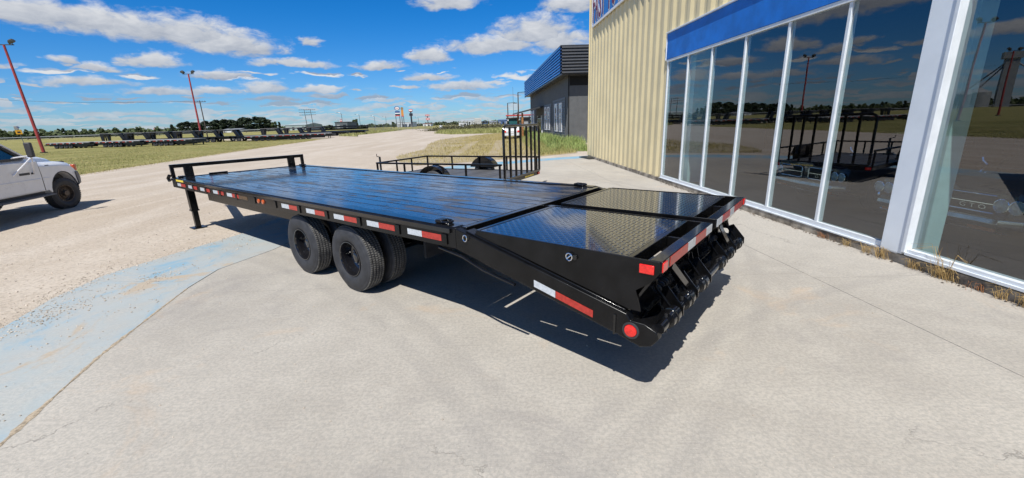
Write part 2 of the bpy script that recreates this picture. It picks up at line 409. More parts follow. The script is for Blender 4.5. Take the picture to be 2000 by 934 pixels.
yard = [(-19, -30), (-20.5, 12), (-21.2, 20), (-22, 24), (-23.3, 30.5), (-25.2, 39), (-27.6, 51.5), (-29.6, 64), (-31.5, 72), (-29, 84), (-33.5, 96), (-35, 118), (-40, 170), (-44, 182), (-38, 186), (-24, 160), (-17.5, 110), (-15, 88), (-10, 76), (0, 74), (12, 72), (30, 60), (30, -30)]
poly_obj('gravel_yard', yard, -.022, GRAVEL)
poly_obj('trailer_yard', [(-29.8, 76), (-52, 84), (-75, 104), (-60, 128), (-40, 112), (-31, 96)], -.034, GRAVEL)

JOINT = [(-2.6, -12), (-2.95, 0.5), (-3.25, 2.23), (-3.62, 3.3), (-3.85, 4.2), (-4.02, 4.9), (-4.1, 5.6), (-3.82, 6.5), (-3.7, 7.6), (-3.65, 12), (-3.5, 16.4), (-1.2, 18.6), (1.5, 20.3), (4.3, 21.3)]
OUTER = [(-4.4, -12), (-4.75, 1.5), (-5.2, 3.9), (-5.5, 4.7), (-5.62, 5.5), (-5.4, 6.4), (-5.05, 7.6), (-5.15, 10), (-5.1, 17.0), (-1.75, 19.9), (1.5, 21.5), (4.3, 22.5)]
def clip(poly, a, b, c):          # keep a*x+b*y+c >= 0
    out = []
    for i in range(len(poly)):
        p, q_ = poly[i], poly[(i + 1) % len(poly)]
        dp = a * p[0] + b * p[1] + c; dq = a * q_[0] + b * q_[1] + c
        if dp >= 0: out.append(p)
        if (dp >= 0) != (dq >= 0):
            t = dp / (dp - dq); out.append((p[0] + (q_[0] - p[0]) * t, p[1] + (q_[1] - p[1]) * t))
    return out
pav = tag(bpy.data.objects.new('pavement', None), kind='structure'); COL.objects.link(pav)
def slab(name, poly, mat, zt=0.):
    if len(poly) < 3: return
    m_ = MB(); m_.prism(poly, -.14, zt, 'z'); return m_.build(name, mat, pav, smooth=0)
main_poly = [(5.4, -12), (5.4, 22.8)] + JOINT[::-1]
main_poly[1] = (4.3, 21.3)
gap = .0035
XS = [-20, 3.72, 30]; YS = [-20, -2.2, 4.72, 8.6, 12.6, 16.8, 40]
for i in range(len(XS) - 1):
    for j in range(len(YS) - 1):
        p = clip(clip(main_poly, 1, .052, -XS[i] - gap), -1, -.052, XS[i + 1] - gap)
        if i < 1:
            if j in (1,): p = clip(clip(p, 0, 1, -YS[j] - gap), 0, -1, YS[j + 1] - gap)
            else: p = clip(clip(p, 0, 1, -YS[j] - gap), 0, -1, YS[j + 1] - gap)
        else: p = clip(clip(p, .02, 1, -YS[j] + .1 - gap), -.02, -1, YS[j + 1] - .1 - gap)
        if len(p) > 2: slab('concrete_slab', p, CONC, -.001 * ((i * 3 + j) % 3))
strip = [(x - .018, y) for x, y in JOINT] + OUTER[::-1]
for y0, y1 in ((-20, 1.2), (1.2, 4.62), (4.62, 8.3), (8.3, 12.5), (12.5, 40)):
    p = clip(clip(strip, .12, 1, -y0 - gap), -.12, -1, y1 - gap)
    slab('painted_slab', p, CONCF if y0 > 12 else CONCP, -.003)
# dirt lying in the joint between apron and painted border
jm = MB(); jl = []
for (x0, y0), (x1, y1) in zip(JOINT[1:5], JOINT[2:6]):
    for t in range(24): jl.append((x0 + (x1 - x0) * t / 24, y0 + (y1 - y0) * t / 24))
jw = [max(.0, .016 + .016 * math.sin(i * .37) * math.sin(i * .113 + 1) + .010 * math.sin(i * 1.9) + random.uniform(-.006, .008)) * (1 - .75 * i / len(jl)) for i in range(len(jl))]
for i in range(len(jl) - 1):
    (ax, ay), (bx, by) = jl[i], jl[i + 1]; wa, wb = jw[i], jw[i + 1]
    jm.add([(ax - .012 - wa, ay, .0008), (ax - .006, ay, .005), (ax + wa * .7, ay, .0008), (bx + wb * .7, by, .0008), (bx - .006, by, .005), (bx - .012 - wb, by, .0008)], [(0, 1, 4, 5), (1, 2, 3, 4)])
SAND = M('joint_sand', (.36, .295, .215), .95, var=.35, scale=40, bump=.5, bscale=90)
tag(jm.build('joint_sand', SAND, smooth=0, fix=False), kind='stuff')
# loose stones on the painted border and the yard's edge
PEB = M('pebbles', (.47, .41, .34), .9, var=.35, scale=3)
sm_ = MB()
def stone(x, y, z, r):
    a = random.uniform(0, 6.28); vs = []
    for zz, rr, n_ in ((0, .8, 5), (r * .55, .75, 5)):
        for j in range(n_):
            t = a + j * 2 * PI / n_ + zz; k = rr * random.uniform(.75, 1.2)
            vs.append((x + r * k * math.cos(t), y + r * k * math.sin(t) * .8, z + zz))
    vs.append((x, y, z + r * .85))
    sm_.add(vs, [(j, (j + 1) % 5, 5 + (j + 1) % 5, 5 + j) for j in range(5)] + [(5 + j, 5 + (j + 1) % 5, 10) for j in range(5)])
def along(line, t):
    i = min(int(t * (len(line) - 1)), len(line) - 2); u = t * (len(line) - 1) - i
    return (line[i][0] + (line[i + 1][0] - line[i][0]) * u, line[i][1] + (line[i + 1][1] - line[i][1]) * u)
for k in range(1500):
    x, y = along(OUTER[1:8], random.random()); d = random.gauss(0, .16) - .05
    r = random.choice((.005, .006, .008, .01, .014)) * random.uniform(.6, 1.1)
    stone(x + d, y + random.gauss(0, .1), -.001 if d > 0 else -.02, r)
for cx_, cy_, n_, s_ in ((-5.0, 4.35, 260, .22), (-4.75, 5.35, 160, .2), (-5.1, 3.7, 120, .2), (-4.3, 4.1, 60, .3), (-4.6, 6.9, 80, .2), (-3.6, 2.3, 30, .15)):
    for k in range(n_):
        stone(cx_ + random.gauss(0, s_ * .7), cy_ + random.gauss(0, s_ * 1.6), -.002, random.choice((.005, .007, .009, .013)))
for k in range(1500):
    stone(random.uniform(-4, 3.8), random.uniform(1.2, 7), 0, random.uniform(.0015, .005) if random.random() < .93 else random.uniform(.005, .010))
for k in range(700):
    y = random.uniform(4, 16); x = random.uniform(-6, -5.4) - abs(random.gauss(0, 2.2)); stone(x, y, -.022, random.uniform(.006, .02))
tag(sm_.build('loose_stones', PEB, smooth=0, fix=False), kind='stuff')

# ------------------------------------------------------------------ show building
FO = Vector((5.115, 0, 0)); FT = Vector((-.052, 1, 0)).normalized(); FN = Vector((-1, -.052, 0)).normalized()
FRZ = math.atan2(FT.y, FT.x)          # local x runs along the facade, local y points outwards
CLAD = M('cream_steel_cladding', (.70, .59, .35), .5, var=.08, scale=.7)
BLUEBAND = M('blue_painted_board', (.004, .15, .56), .65, var=.18, scale=1.6, bump=.05, bscale=6)
ALU = M('white_window_frame', (.70, .74, .77), .38, var=.05)
PILLAR = M('white_panel_metal', (.78, .83, .87), .35, var=.04, scale=2)
FOUND = M('stained_foundation_concrete', (.20, .165, .125), .9, var=.45, scale=3.5, bump=.6, bscale=22, col2=(.33, .29, .23))
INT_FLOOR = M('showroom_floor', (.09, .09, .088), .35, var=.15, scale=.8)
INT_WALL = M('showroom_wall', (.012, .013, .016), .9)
INT_TEAL = M('pale_teal_interior', (.55, .76, .76), .6, var=.05)
def mat_glass():
    m = bpy.data.materials.new('tinted_window_glass'); m.use_nodes = True; t = m.node_tree; t.nodes.clear(); q = NG(t)
    o = q.n('ShaderNodeOutputMaterial'); tr = q.n('ShaderNodeBsdfTransparent'); gl = q.n('ShaderNodeBsdfGlossy'); mx = q.n('ShaderNodeMixShader')
    tr.inputs[0].default_value = (.66, .76, .76, 1); gl.inputs['Roughness'].default_value = 0.0; gl.inputs[0].default_value = (.95, .96, 1, 1)
    ge = q.n('ShaderNodeNewGeometry'); cs_ = q.m('ABSOLUTE', q.vm('DOT_PRODUCT', ge.outputs['Incoming'], ge.outputs['Normal'], out=1))
    fres = q.m('MULTIPLY_ADD', q.m('POWER', q.m('SUBTRACT', 1., cs_, clamp=True), 5.), .86, .14)      # coated double glazing
    c = q.n('ShaderNodeTexCoord').outputs['Object']
    bp = q.n('ShaderNodeBump'); bp.inputs['Strength'].default_value = .012; bp.inputs['Distance'].default_value = .05
    q.put(bp.inputs['Height'], q.noise(c, .9, 2, .5)); q.put(gl.inputs['Normal'], bp.outputs[0])
    q.put(mx.inputs[0], fres); q.put(mx.inputs[1], tr.outputs[0]); q.put(mx.inputs[2], gl.outputs[0]); q.put(o.inputs[0], mx.outputs[0])
    return m
GLASS = mat_glass()
bld = thing('showroom_building', 'cream ribbed metal building with blue band above tall showroom windows', 'building', FO, FRZ)
def B(): return MB()
WTOP = 8.4; YC = 21.55; YW = 12.50
def S(y): return y / FT.y             # facade distance for a given world y (approx)
# ribbed cladding, one sheet of two ribs at a time
def clad(x0, x1, z0, z1):
    prof = []; x = x0; k = 0
    p = .25
    pts = [(x0, 0)]
    while x < x1 - 1e-3:
        for dx, yy in ((.085, 0), (.14, .048), (.215, .048), (.25, 0)):
            pts.append((min(x + dx * 2, x1), yy))
        x += .5
    m_ = MB(); n = len(pts)
    vs = [(a, b, z0) for a, b in pts] + [(a, b, z1) for a, b in pts] + [(pts[-1][0], -.02, z0), (pts[0][0], -.02, z0), (pts[-1][0], -.02, z1), (pts[0][0], -.02, z1)]
    fs = [(i, i + 1, n + i + 1, n + i) for i in range(n - 1)]
    m_.add(vs, fs); return m_
x = YC
while x > YW + .05:
    a = max(x - 1.0, YW)
    clad(a, x, .115, WTOP).build('cladding_panel', CLAD, bld, smooth=0, fix=False); x = a
x = YW
while x > -3:                        # cladding above the window band
    a = x - 1.0
    clad(a, x, 4.04, WTOP).build('cladding_panel', CLAD, bld, smooth=0, fix=False); x = a
B().box(YC, YC + .06, -.3, .07, .1, WTOP).build('corner_trim', CLAD, bld, bevel=.008)
B().box(-6, YC, -.32, .05, -.12, .111).build('foundation', FOUND, bld, bevel=.006)
B().box(YC + .061, YC + .1, -14, -.02, -.1, WTOP).build('end_wall', CLAD, bld)
B().box(-6, YC, -14, -13.8, -.1, WTOP).build('back_wall', CLAD, bld)
B().box(-6.2, YC, -13.8, -.05, WTOP + .004, WTOP + .15).build('roof', STEELDARK, bld)
B().box(-6.2, -6.05, -14, -.03, -.1, WTOP).build('end_wall', CLAD, bld)
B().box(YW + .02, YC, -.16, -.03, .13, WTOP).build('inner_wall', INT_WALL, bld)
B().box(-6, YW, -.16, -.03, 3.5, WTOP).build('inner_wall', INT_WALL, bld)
m_ = B(); m_.box(-6, YW, .0, .055, 3.347, 4.0); m_.build('blue_band', BLUEBAND, bld, bevel=.004)
m_ = B(); m_.box(-6, YW + .01, 0, .10, 4.002, 4.035); m_.build('drip_flashing', ALU, bld, bevel=.004)
m_ = B(); m_.box(YW + .002, YW + .03, 0, .075, 3.33, 4.001); m_.build('band_end_trim', ALU, bld)
# window wall
mull = [12.455, 11.25, 10.095, 8.835, 7.62, 6.405, 5.215]
B().box(-6, YW, -.06, .045, 3.285, 3.345).build('head_rail', ALU, bld, bevel=.004)
B().box(4.93, YW, -.05, .03, .127, .20).build('sill_rail', ALU, bld, bevel=.004)
B().box(5.0, YW, -.03, .06, .112, .13).build('sill_flashing', ALU, bld)
for i, y in enumerate(mull[:-1]):
    w = .055
    B().box(y - w / 2, y + w / 2, -.07, .028, .201, 3.284).build('mullion', ALU, bld, bevel=.004)
# broad white pillar
B().box(4.925, 5.215, -.07, .075, .128, 3.284).build('pillar_panel', PILLAR, bld, bevel=.006)
B().box(4.88, 4.924, -.06, .095, .16, 3.284).build('pillar_trim', ALU, bld, bevel=.004)
B().box(-6, 4.88, -.06, .06, .126, .205).build('sill_rail', ALU, bld, bevel=.004)
B().box(-6, 4.88, .061, .085, .135, .165).build('sill_flashing', ALU, bld)
B().box(2.2, 2.26, -.06, .06, .206, 3.284).build('mullion', ALU, bld, bevel=.004)
B().box(-.6, -.54, -.06, .06, .206, 3.284).build('mullion', ALU, bld, bevel=.004)
edges = [(mull[i + 1] + .03, mull[i] - .03) for i in range(5)] + [(5.22, mull[5] - .03)] + [(2.265, 4.875), (-.535, 2.195), (-5.9, -.605)]
for i, (a, b) in enumerate(edges):
    m_ = B(); m_.add([(a, .0, .205), (b, 0, .205), (b, 0, 3.28), (a, 0, 3.28)], [(3, 2, 1, 0)])
    o = m_.build('window_pane', GLASS, bld, smooth=0, fix=False)
    o.rotation_euler = (0, 0, 0)
# inside
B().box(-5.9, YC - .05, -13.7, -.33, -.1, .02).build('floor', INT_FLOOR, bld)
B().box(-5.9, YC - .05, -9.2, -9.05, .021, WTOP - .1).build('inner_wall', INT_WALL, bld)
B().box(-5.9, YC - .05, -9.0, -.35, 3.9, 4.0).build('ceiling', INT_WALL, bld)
B().box(5.02, 5.14, -.52, -.30, .022, 3.9).build('column', INT_TEAL, bld, bevel=.01)  # pale teal bar standing in for a sunlit reflection at this pane
B().box(11.9, 12.3, -.9, -.5, .022, 3.9).build('column', INT_TEAL, bld, bevel=.01)
# loose dark flashing lying at the far foot of the wall
m_ = MB(); m_.M = Matrix.Translation((3.78, 20.9, .012)) @ Matrix.Rotation(1.75, 4, 'Z')
m_.prism([(-.7, 0), (-.5, .07), (.1, .09), (.6, .03), (.7, 0)], -.14, .16, 'y')
tag(m_.build('loose_flashing', STEELDARK, smooth=0), 'dark crumpled strip of flashing lying at the cream building\'s far corner', 'debris')

# sign board high on the cladding
SIGNBLUE = M('sign_blue', (.02, .18, .55), .5, var=.06); SIGNWHITE = M('sign_white', (.72, .72, .74), .5, var=.04); SIGNRED = M('sign_maroon', (.16, .018, .04), .5)
sg = thing('shop_sign', 'blue sign with white edged maroon letters high on the cream wall', 'sign', FO + FT * 20.82 + FN * .075 + Vector((0, 0, 5.83)), FRZ + PI)
# local x now runs towards the viewer's right (towards the camera)
B().box(0, 8.6, -.035, 0, 0, 1.7).build('board', SIGNBLUE, sg)
m_ = B(); m_.box(0, 8.6, -.05, .0, -.05, .03); m_.box(-.05, 0, -.05, 0, -.05, 1.7); m_.build('edge_strip', SIGNWHITE, sg)
def letter(ch, x, w, hh, mat, dep, grow, name, parent):
    cu = bpy.data.curves.new('t', 'FONT'); cu.body = ch; cu.size = 1; cu.extrude = .004; cu.offset = grow; cu.resolution_u = 3
    ob = bpy.data.objects.new('t', cu); COL.objects.link(ob)
    dg = bpy.context.evaluated_depsgraph_get(); me = bpy.data.meshes.new_from_object(ob.evaluated_get(dg)); bpy.data.objects.remove(ob)
    return me
def text_obj(txt, parent, name, mat, x, z, height, width=None, y=-.04, rot=True, grow=0., extrude=.004, font_scale=None):
    """flat lettering standing in the local xz plane, facing -y, left edge x, bottom z"""
    me = letter(txt, 0, 0, 0, mat, 0, grow, name, parent)
    co_ = np.empty(len(me.vertices) * 3); me.vertices.foreach_get('co', co_); co_ = co_.reshape(-1, 3)
    mn, mx = co_.min(0), co_.max(0)
    s = height / (mx[1] - mn[1]); sxx = s if width is None else width / (mx[0] - mn[0])
    out = np.stack([x + (co_[:, 0] - mn[0]) * sxx, y - co_[:, 2], z + (co_[:, 1] - mn[1]) * s], 1)
    me.vertices.foreach_set('co', out.ravel()); me.materials.clear(); me.materials.append(mat); me.name = name; me.update()
    return put(me, name, parent)
lx = .12
for ch, w in (('F', .44), ('A', .52), ('S', .46), ('T', .48), (' ', .30), ('T', .56), ('O', .62), ('Y', .58), ('S', .5)):
    if ch != ' ':
        text_obj(ch, sg, 'letter_outline', SIGNWHITE, lx - .03, .05, 1.42, w + .01, y=-.046, grow=.045)
        text_obj(ch, sg, 'letter', SIGNRED, lx + .015, .11, 1.29, w - .08, y=-.060)
    lx += w + .02

# ------------------------------------------------------------------ deck-over trailer
TX, TY, YAW = -.4728, 3.4204, 2.4705
W = 2.59; ZD = 1.013; LD = 7.77
tr = thing('flatbed_trailer', 'black deck over flatbed trailer with dual wheels and folded diamond plate ramps', 'trailer', (TX, TY, 0), YAW)
def tb(mb, name, mat=BLACK, bevel=.004, parent=None, **k): return mb.build(name, mat, parent or tr, bevel=bevel, **k)
# deck boards
n = 13; y0 = -.125; y1 = -W + .125; pw = (y0 - y1) / n
pm = MB().box(.01, LD - .10, -pw / 2 + .0045, pw / 2 - .0045, -.04, 0)
pmesh = pm.mesh('plank', PLANK)
for i in range(n):
    o = put(pmesh, 'plank', tr, .004)
    o.location = (0, y0 - (i + .5) * pw, ZD - .006 + random.uniform(-.0025, .0025)); o.rotation_euler = (random.uniform(-.006, .006), 0, 0)
# side rails: channel with a bright top strip and rub bar
for sgn, yb in ((1, 0.), (-1, -W)):
    m_ = MB()
    m_.prism([(yb, ZD - .012), (yb - sgn * .008, ZD - .001), (yb - sgn * .118, ZD - .001), (yb - sgn * .118, ZD - .012), (yb - sgn * .016, ZD - .012), (yb - sgn * .016, .845), (yb - sgn * .08, .845), (yb - sgn * .08, .832), (yb, .832)], .0, LD, 'x')
    tb(m_, 'side_rail', BLACK2, .003)
    m_ = MB(); m_.box(.05, LD - .02, min(yb + sgn * .002, yb + sgn * .02), max(yb + sgn * .002, yb + sgn * .02), ZD - .05, ZD - .008); tb(m_, 'rub_bar', BLACK, .003)
    m_ = MB(); m_.box(.02, LD - .1, min(yb - sgn * .012, yb - sgn * .116), max(yb - sgn * .012, yb - sgn * .116), ZD + .0, ZD + .0035); tb(m_, 'deck_edge_strip', BLACK, .001)
    # stake pockets
    for k in range(11):
        u = .155 + k * .645
        m_ = MB(); m_.box(u - .055, u + .01, min(yb + sgn * .001, yb + sgn * .012), max(yb + sgn * .001, yb + sgn * .012), .855, .945)
        tb(m_, 'stake_pocket', BLACK2, .002)
# reflective tape on the near rail and the far rail
for u in (.63, 1.28, 1.91, 2.53, 3.17, 5.01, 5.60, 6.21, 6.83, 7.45):
    for yb, s in ((.0035, 1), (-W - .0035, -1)):
        m_ = MB(); m_.box(u - .2, u, yb - .0015, yb + .0015, .877, .931); m_.build('white_reflector_tape', TAPE_W, tr, smooth=0)
        m_ = MB(); m_.box(u - .455, u - .203, yb - .0012, yb + .0018, .876, .931); m_.build('red_reflector_tape', TAPE_R, tr, smooth=0)
for u in (3.72, 3.86):
    m_ = MB(); m_.lathe([(0, .001), (0, .032), (.015, .028), (.018, .001)], 14, 'y', (u, .001, .9)); m_.build('amber_marker_lamp', AMBER, tr)
m_ = MB(); m_.box(7.0, 7.42, .0205, .0225, ZD - .045, ZD - .01); m_.build('yellow_sticker', YELLOW_STICK, tr, smooth=0)
m_ = MB(); m_.box(4.25, 4.85, .0, .003, .875, .925); m_.build('decal', M('faded_brown_decal', (.11, .065, .03), .5, var=.6, scale=30), tr, smooth=0)
# front bolster, headboard
m_ = MB(); m_.box(LD - .095, LD, -W + .015, -.015, .83, ZD + .002); tb(m_, 'front_bolster', BLACK2)
m_ = MB(); m_.box(LD - .07, LD - .005, -W, 0, 1.195, 1.262); tb(m_, 'headboard_bar', BLACK)
for y in (-.03, -.29, -W + .29, -W + .03):
    w = .03 if abs(y + W / 2) > 1.2 else .075
    m_ = MB(); m_.box(LD - .065, LD - .01, y - w, y + w, ZD, 1.194); tb(m_, 'headboard_post', BLACK)
m_ = MB(); m_.box(LD - .085, LD - .03, -.95, -.62, ZD + .004, ZD + .03); tb(m_, 'front_latch', BLACK2)
m_ = MB(); m_.tube([(LD + .0, .02, 1.06), (LD + .05, .04, 1.0), (LD + .02, .03, .95)], .03, 8); tb(m_, 'marker_bracket', BLACK2, 0)
# jacks
for yj in (-.22, -W + .22):
    j = tb(MB().box(LD - .15, LD - .03, yj - .06, yj + .06, .34, .90), 'front_jack', BLACK2)
    tb(MB().box(LD - .135, LD - .045, yj - .045, yj + .045, .0, .345), 'jack_leg', BLACK2, parent=j)
    tb(MB().box(LD - .16, LD - .02, yj - .07, yj + .07, .33, .36), 'jack_collar', BLACK2, parent=j)
    tb(MB().box(LD - .22, LD + .04, yj - .12, yj + .12, -.02, .0), 'jack_foot', BLACK2, parent=j)
# main beams and cross members
for yb in (-.78, -W + .78):
    m_ = MB(); m_.prism([(yb - .07, .54), (yb + .07, .54), (yb + .07, .555), (yb + .008, .555), (yb + .008, .815), (yb + .07, .815), (yb + .07, .829), (yb - .07, .829), (yb - .07, .815), (yb - .008, .815), (yb - .008, .555), (yb - .07, .555)], -.02, 7.9, 'x')
    tb(m_, 'main_beam', BLACK2, .003)
for k in range(18):
    u = .2 + k * .42
    m_ = MB(); m_.box(u, u + .05, -W + .09, -.09, .845, .955); tb(m_, 'cross_member', BLACK2, 0)
m_ = MB(); m_.box(3.4, 6.9, -.66, -.28, .60, .83); tb(m_, 'ramp_storage_box', BLACK2)
m_ = MB(); m_.tube([(5.6, -.1, .83), (5.88, -.03, .852)], .022, 8); tb(m_, 'winch_handle', BLACK2, 0)
# tongue
for s in (1, -1):
    m_ = MB(); m_.bar((7.75, -W / 2 + s * .62, .62), (9.75, -W / 2 + s * .06, .55), .09, .2); tb(m_, 'tongue_beam', BLACK2)
m_ = MB(); m_.box(9.6, 9.95, -W / 2 - .09, -W / 2 + .09, .45, .66); tb(m_, 'coupler', BLACK2)
m_ = MB(); m_.tube([(9.95 + .09 + .09 * math.cos(t), -W / 2 + .09 * math.sin(t), .55) for t in np.linspace(0, 2 * PI, 16)[:-1]], .022, 8, closed=True); tb(m_, 'pintle_ring', BLACK2, 0)
# wheels
TYR = .39; hw = .112
half = [(.088, .203), (.104, .225), (.116, .262), (.118, .29), (.113, .325), (.104, .348), (.101, .352), (.1, .362), (.094, .374), (.085, .3835)]
tread = []
for gy in (.056, .0195, -.0195, -.056):
    tread += [(gy + .006, TYR + .0005 - abs(gy) * .06), (gy + .004, TYR - .011), (gy - .004, TYR - .011), (gy - .006, TYR + .0005 - abs(gy) * .06)]
prof = half + tread + [(-a, r) for a, r in half[::-1]]
tm = MB().lathe(prof, 72, 'y', closed=True)
# tread sipes: small lugs across the outer ribs
sp = MB()
for k in range(96):
    t = 2 * PI * k / 96
    for yy, ww in ((.074, .011), (.037, .012), (0, .012), (-.037, .012), (-.074, .011)):
        tt = t + (.02 if yy == 0 else 0)
        r0, r1 = TYR - .006 - abs(yy) * .06, TYR + .004 - abs(yy) * .06
        dt = .019
        vs = [(r * math.cos(a), y, r * math.sin(a)) for r in (r0, r1) for a, y in ((tt - dt, yy - ww), (tt + dt, yy - ww), (tt + dt, yy + ww), (tt - dt, yy + ww))]
        sp.cm = 1; sp.add(vs, [(4, 5, 6, 7), (0, 1, 5, 4), (1, 2, 6, 5), (2, 3, 7, 6), (3, 0, 4, 7)])
tm.cm = 1; tm.add(sp.v, sp.f)
tyre_me = tm.mesh('tyre', [RUBBER, TREAD], smooth=30)
rp = [(.096, .207), (.104, .205), (.104, .198), (.092, .192), (.03, .186), (-.005, .180), (-.03, .172), (-.042, .150), (-.028, .105), (-.02, .098), (-.02, .072), (-.016, .07), (.036, .058), (.042, .05), (.042, .001)]
rm = MB().lathe(rp, 48, 'y')
rim_me = rm.mesh('rim', RIMP, smooth=40)
hm = MB()
for k in range(8):
    t = 2 * PI * k / 8; hm.lathe([(-.03, .012), (.0, .012), (.006, .006), (.006, .0005)], 6, 'y', (.085 * math.cos(t), 0, .085 * math.sin(t)))
nut_me = hm.mesh('wheel_nuts', ZINC)
hm = MB()
for k in range(4):
    t = 2 * PI * k / 4 + .5; c_ = (.127 * math.cos(t), .127 * math.sin(t))
    hm.lathe([(-.0345, .026), (-.0325, .024), (-.0325, .0005)], 12, 'y', (c_[0], 0, c_[1]))
hole_me = hm.mesh('hand_holes', M('deep_black', (.003, .003, .003), .9))
wheel = None
for u in (1.83, 2.95):
    for yv, rz in ((-.165, 0), (-.475, 0), (-W + .475, PI), (-W + .165, PI)):
        if wheel is None:
            wheel = bpy.data.objects.new('wheel', None); COL.objects.link(wheel); wheel.parent = tr
            for me in (tyre_me, rim_me, nut_me, hole_me): put(me, me.name.split('.')[0], wheel)
            w_ = wheel
        else: w_ = dup(wheel, parent=tr)
        w_.location = (u, yv, TYR + .003); w_.rotation_euler = (0, random.uniform(0, 6), rz)
    m_ = MB(); m_.tube([(u, -.15, TYR), (u, -W + .15, TYR)], .065, 14); tb(m_, 'axle', BLACK2, 0)
for yb in (-.78, -W + .78):
    m_ = MB(); m_.box(1.3, 3.5, yb - .05, yb + .05, .47, .53); tb(m_, 'spring_pack', BLACK2)
for s, yb in ((1, -.66), (-1, -W + .66)):
    m_ = MB(); m_.box(1.2, 1.23, min(yb, yb - s * .5), max(yb, yb - s * .5) , .35, .83); tb(m_, 'mud_flap', RUBBER, 0)
# beaver tail
def zt_(u): return .988 + (u + .1) * .2445
for yb, s in ((0., 1), (-W, -1)):
    m_ = MB(); m_.prism([(.0, ZD - .004), (-.12, .980), (-1.52, zt_(-1.52)), (-1.55, .60), (-1.64, .60), (-1.72, .565), (-1.735, .52), (-1.69, .46), (-1.62, .435), (-1.50, .47), (-.02, .822), (.0, .83)], min(yb, yb - s * .07), max(yb, yb - s * .07), 'y')
    tb(m_, 'beaver_tail_beam', BLACK2, .006)
    m_ = MB(); m_.bar((-.1, yb - s * .075, zt_(-.1) + .004), (-1.5, yb - s * .075, zt_(-1.5) + .004), .10, .014); tb(m_, 'beam_cap', BLACK, .003)
    m_ = MB(); ye = yb + s * .004
    for (ua, ub_), mt, nm in (((-.80, -.985), TAPE_W, 'white_reflector_tape'), ((-.988, -1.285), TAPE_R, 'red_reflector_tape')):
        m_ = MB(); za, zb = zt_(ua) - .122, zt_(ub_) - .122
        m_.add([(ua, ye, za - .026), (ua, ye, za + .026), (ub_, ye, zb + .026), (ub_, ye, zb - .026), (ua, ye - s * .003, za - .026), (ua, ye - s * .003, za + .026), (ub_, ye - s * .003, zb + .026), (ub_, ye - s * .003, zb - .026)],
               [(0, 1, 2, 3), (7, 6, 5, 4), (0, 4, 5, 1), (1, 5, 6, 2), (2, 6, 7, 3), (3, 7, 4, 0)])
        m_.build(nm, mt, tr, smooth=0)
    # round stop lamp in a rubber grommet
    lm = MB().lathe([(.0, .058), (.007, .056), (.009, .046), (.004, .042)], 26, 'y', (-1.555, yb if s > 0 else yb - .012, .533)).build('lamp_grommet', RUBBER, tr)
    MB().lathe([(.002, .043), (.010, .040), (.014, .025), (.015, .001)], 26, 'y', (-1.555, yb if s > 0 else yb - .018, .533)).build('stop_lamp', REDLENS, lm)
    m_ = MB(); m_.box(-1.452, -1.437, min(yb + s * .001, yb + s * .008), max(yb + s * .001, yb + s * .008), .478, .62); tb(m_, 'end_plate_lip', BLACK, .002)
    # spring rod and latch hardware along the inside of the beam
    m_ = MB(); m_.tube([(-.42, yb - s * .10, zt_(-.42) + .025), (-1.5, yb - s * .10, zt_(-1.5) + .03)], .021, 10); tb(m_, 'torsion_rod', BLACK, 0)
    for k, u in enumerate((-.52, -.8, -1.05, -1.3, -1.46)):
        m_ = MB(); m_.box(u - .03, u + .03, yb - s * .10 - .032, yb - s * .10 + .032, zt_(u) - .01, zt_(u) + .055); tb(m_, 'rod_clamp', BLACK, .006)
    m_ = MB(); m_.bar((-.40, yb - s * .10, zt_(-.4) + .075), (-.62, yb - s * .13, zt_(-.62) + .07), .07, .03); m_.bar((-.48, yb - s * .07, zt_(-.48) + .03), (-.66, yb - s * .07, zt_(-.66) + .03), .05, .05); tb(m_, 'ramp_latch', BLACK, .005)
    # under-rail conduit
    m_ = MB(); m_.tube([(.25, yb - s * .03, .80), (-.05, yb - s * .02, .765), (-.3, yb - s * .0, .70), (-.62, yb + s * .004, .645)], .013, 7); tb(m_, 'wiring_conduit', BLACK2, 0)
for k in range(5):
    u = -.2 - k * .3
    m_ = MB(); m_.box(u - .04, u + .04, -W + .08, -.08, zt_(u) - .16, zt_(u) - .10); tb(m_, 'beaver_tail_cross_member', BLACK2, 0)
m_ = MB(); m_.box(-.055, -.0, -W + .075, -.075, .80, ZD - .004); m_.box(-.10, -.056, -W + .075, -.075, .80, .90); tb(m_, 'rear_bolster', BLACK, .004)
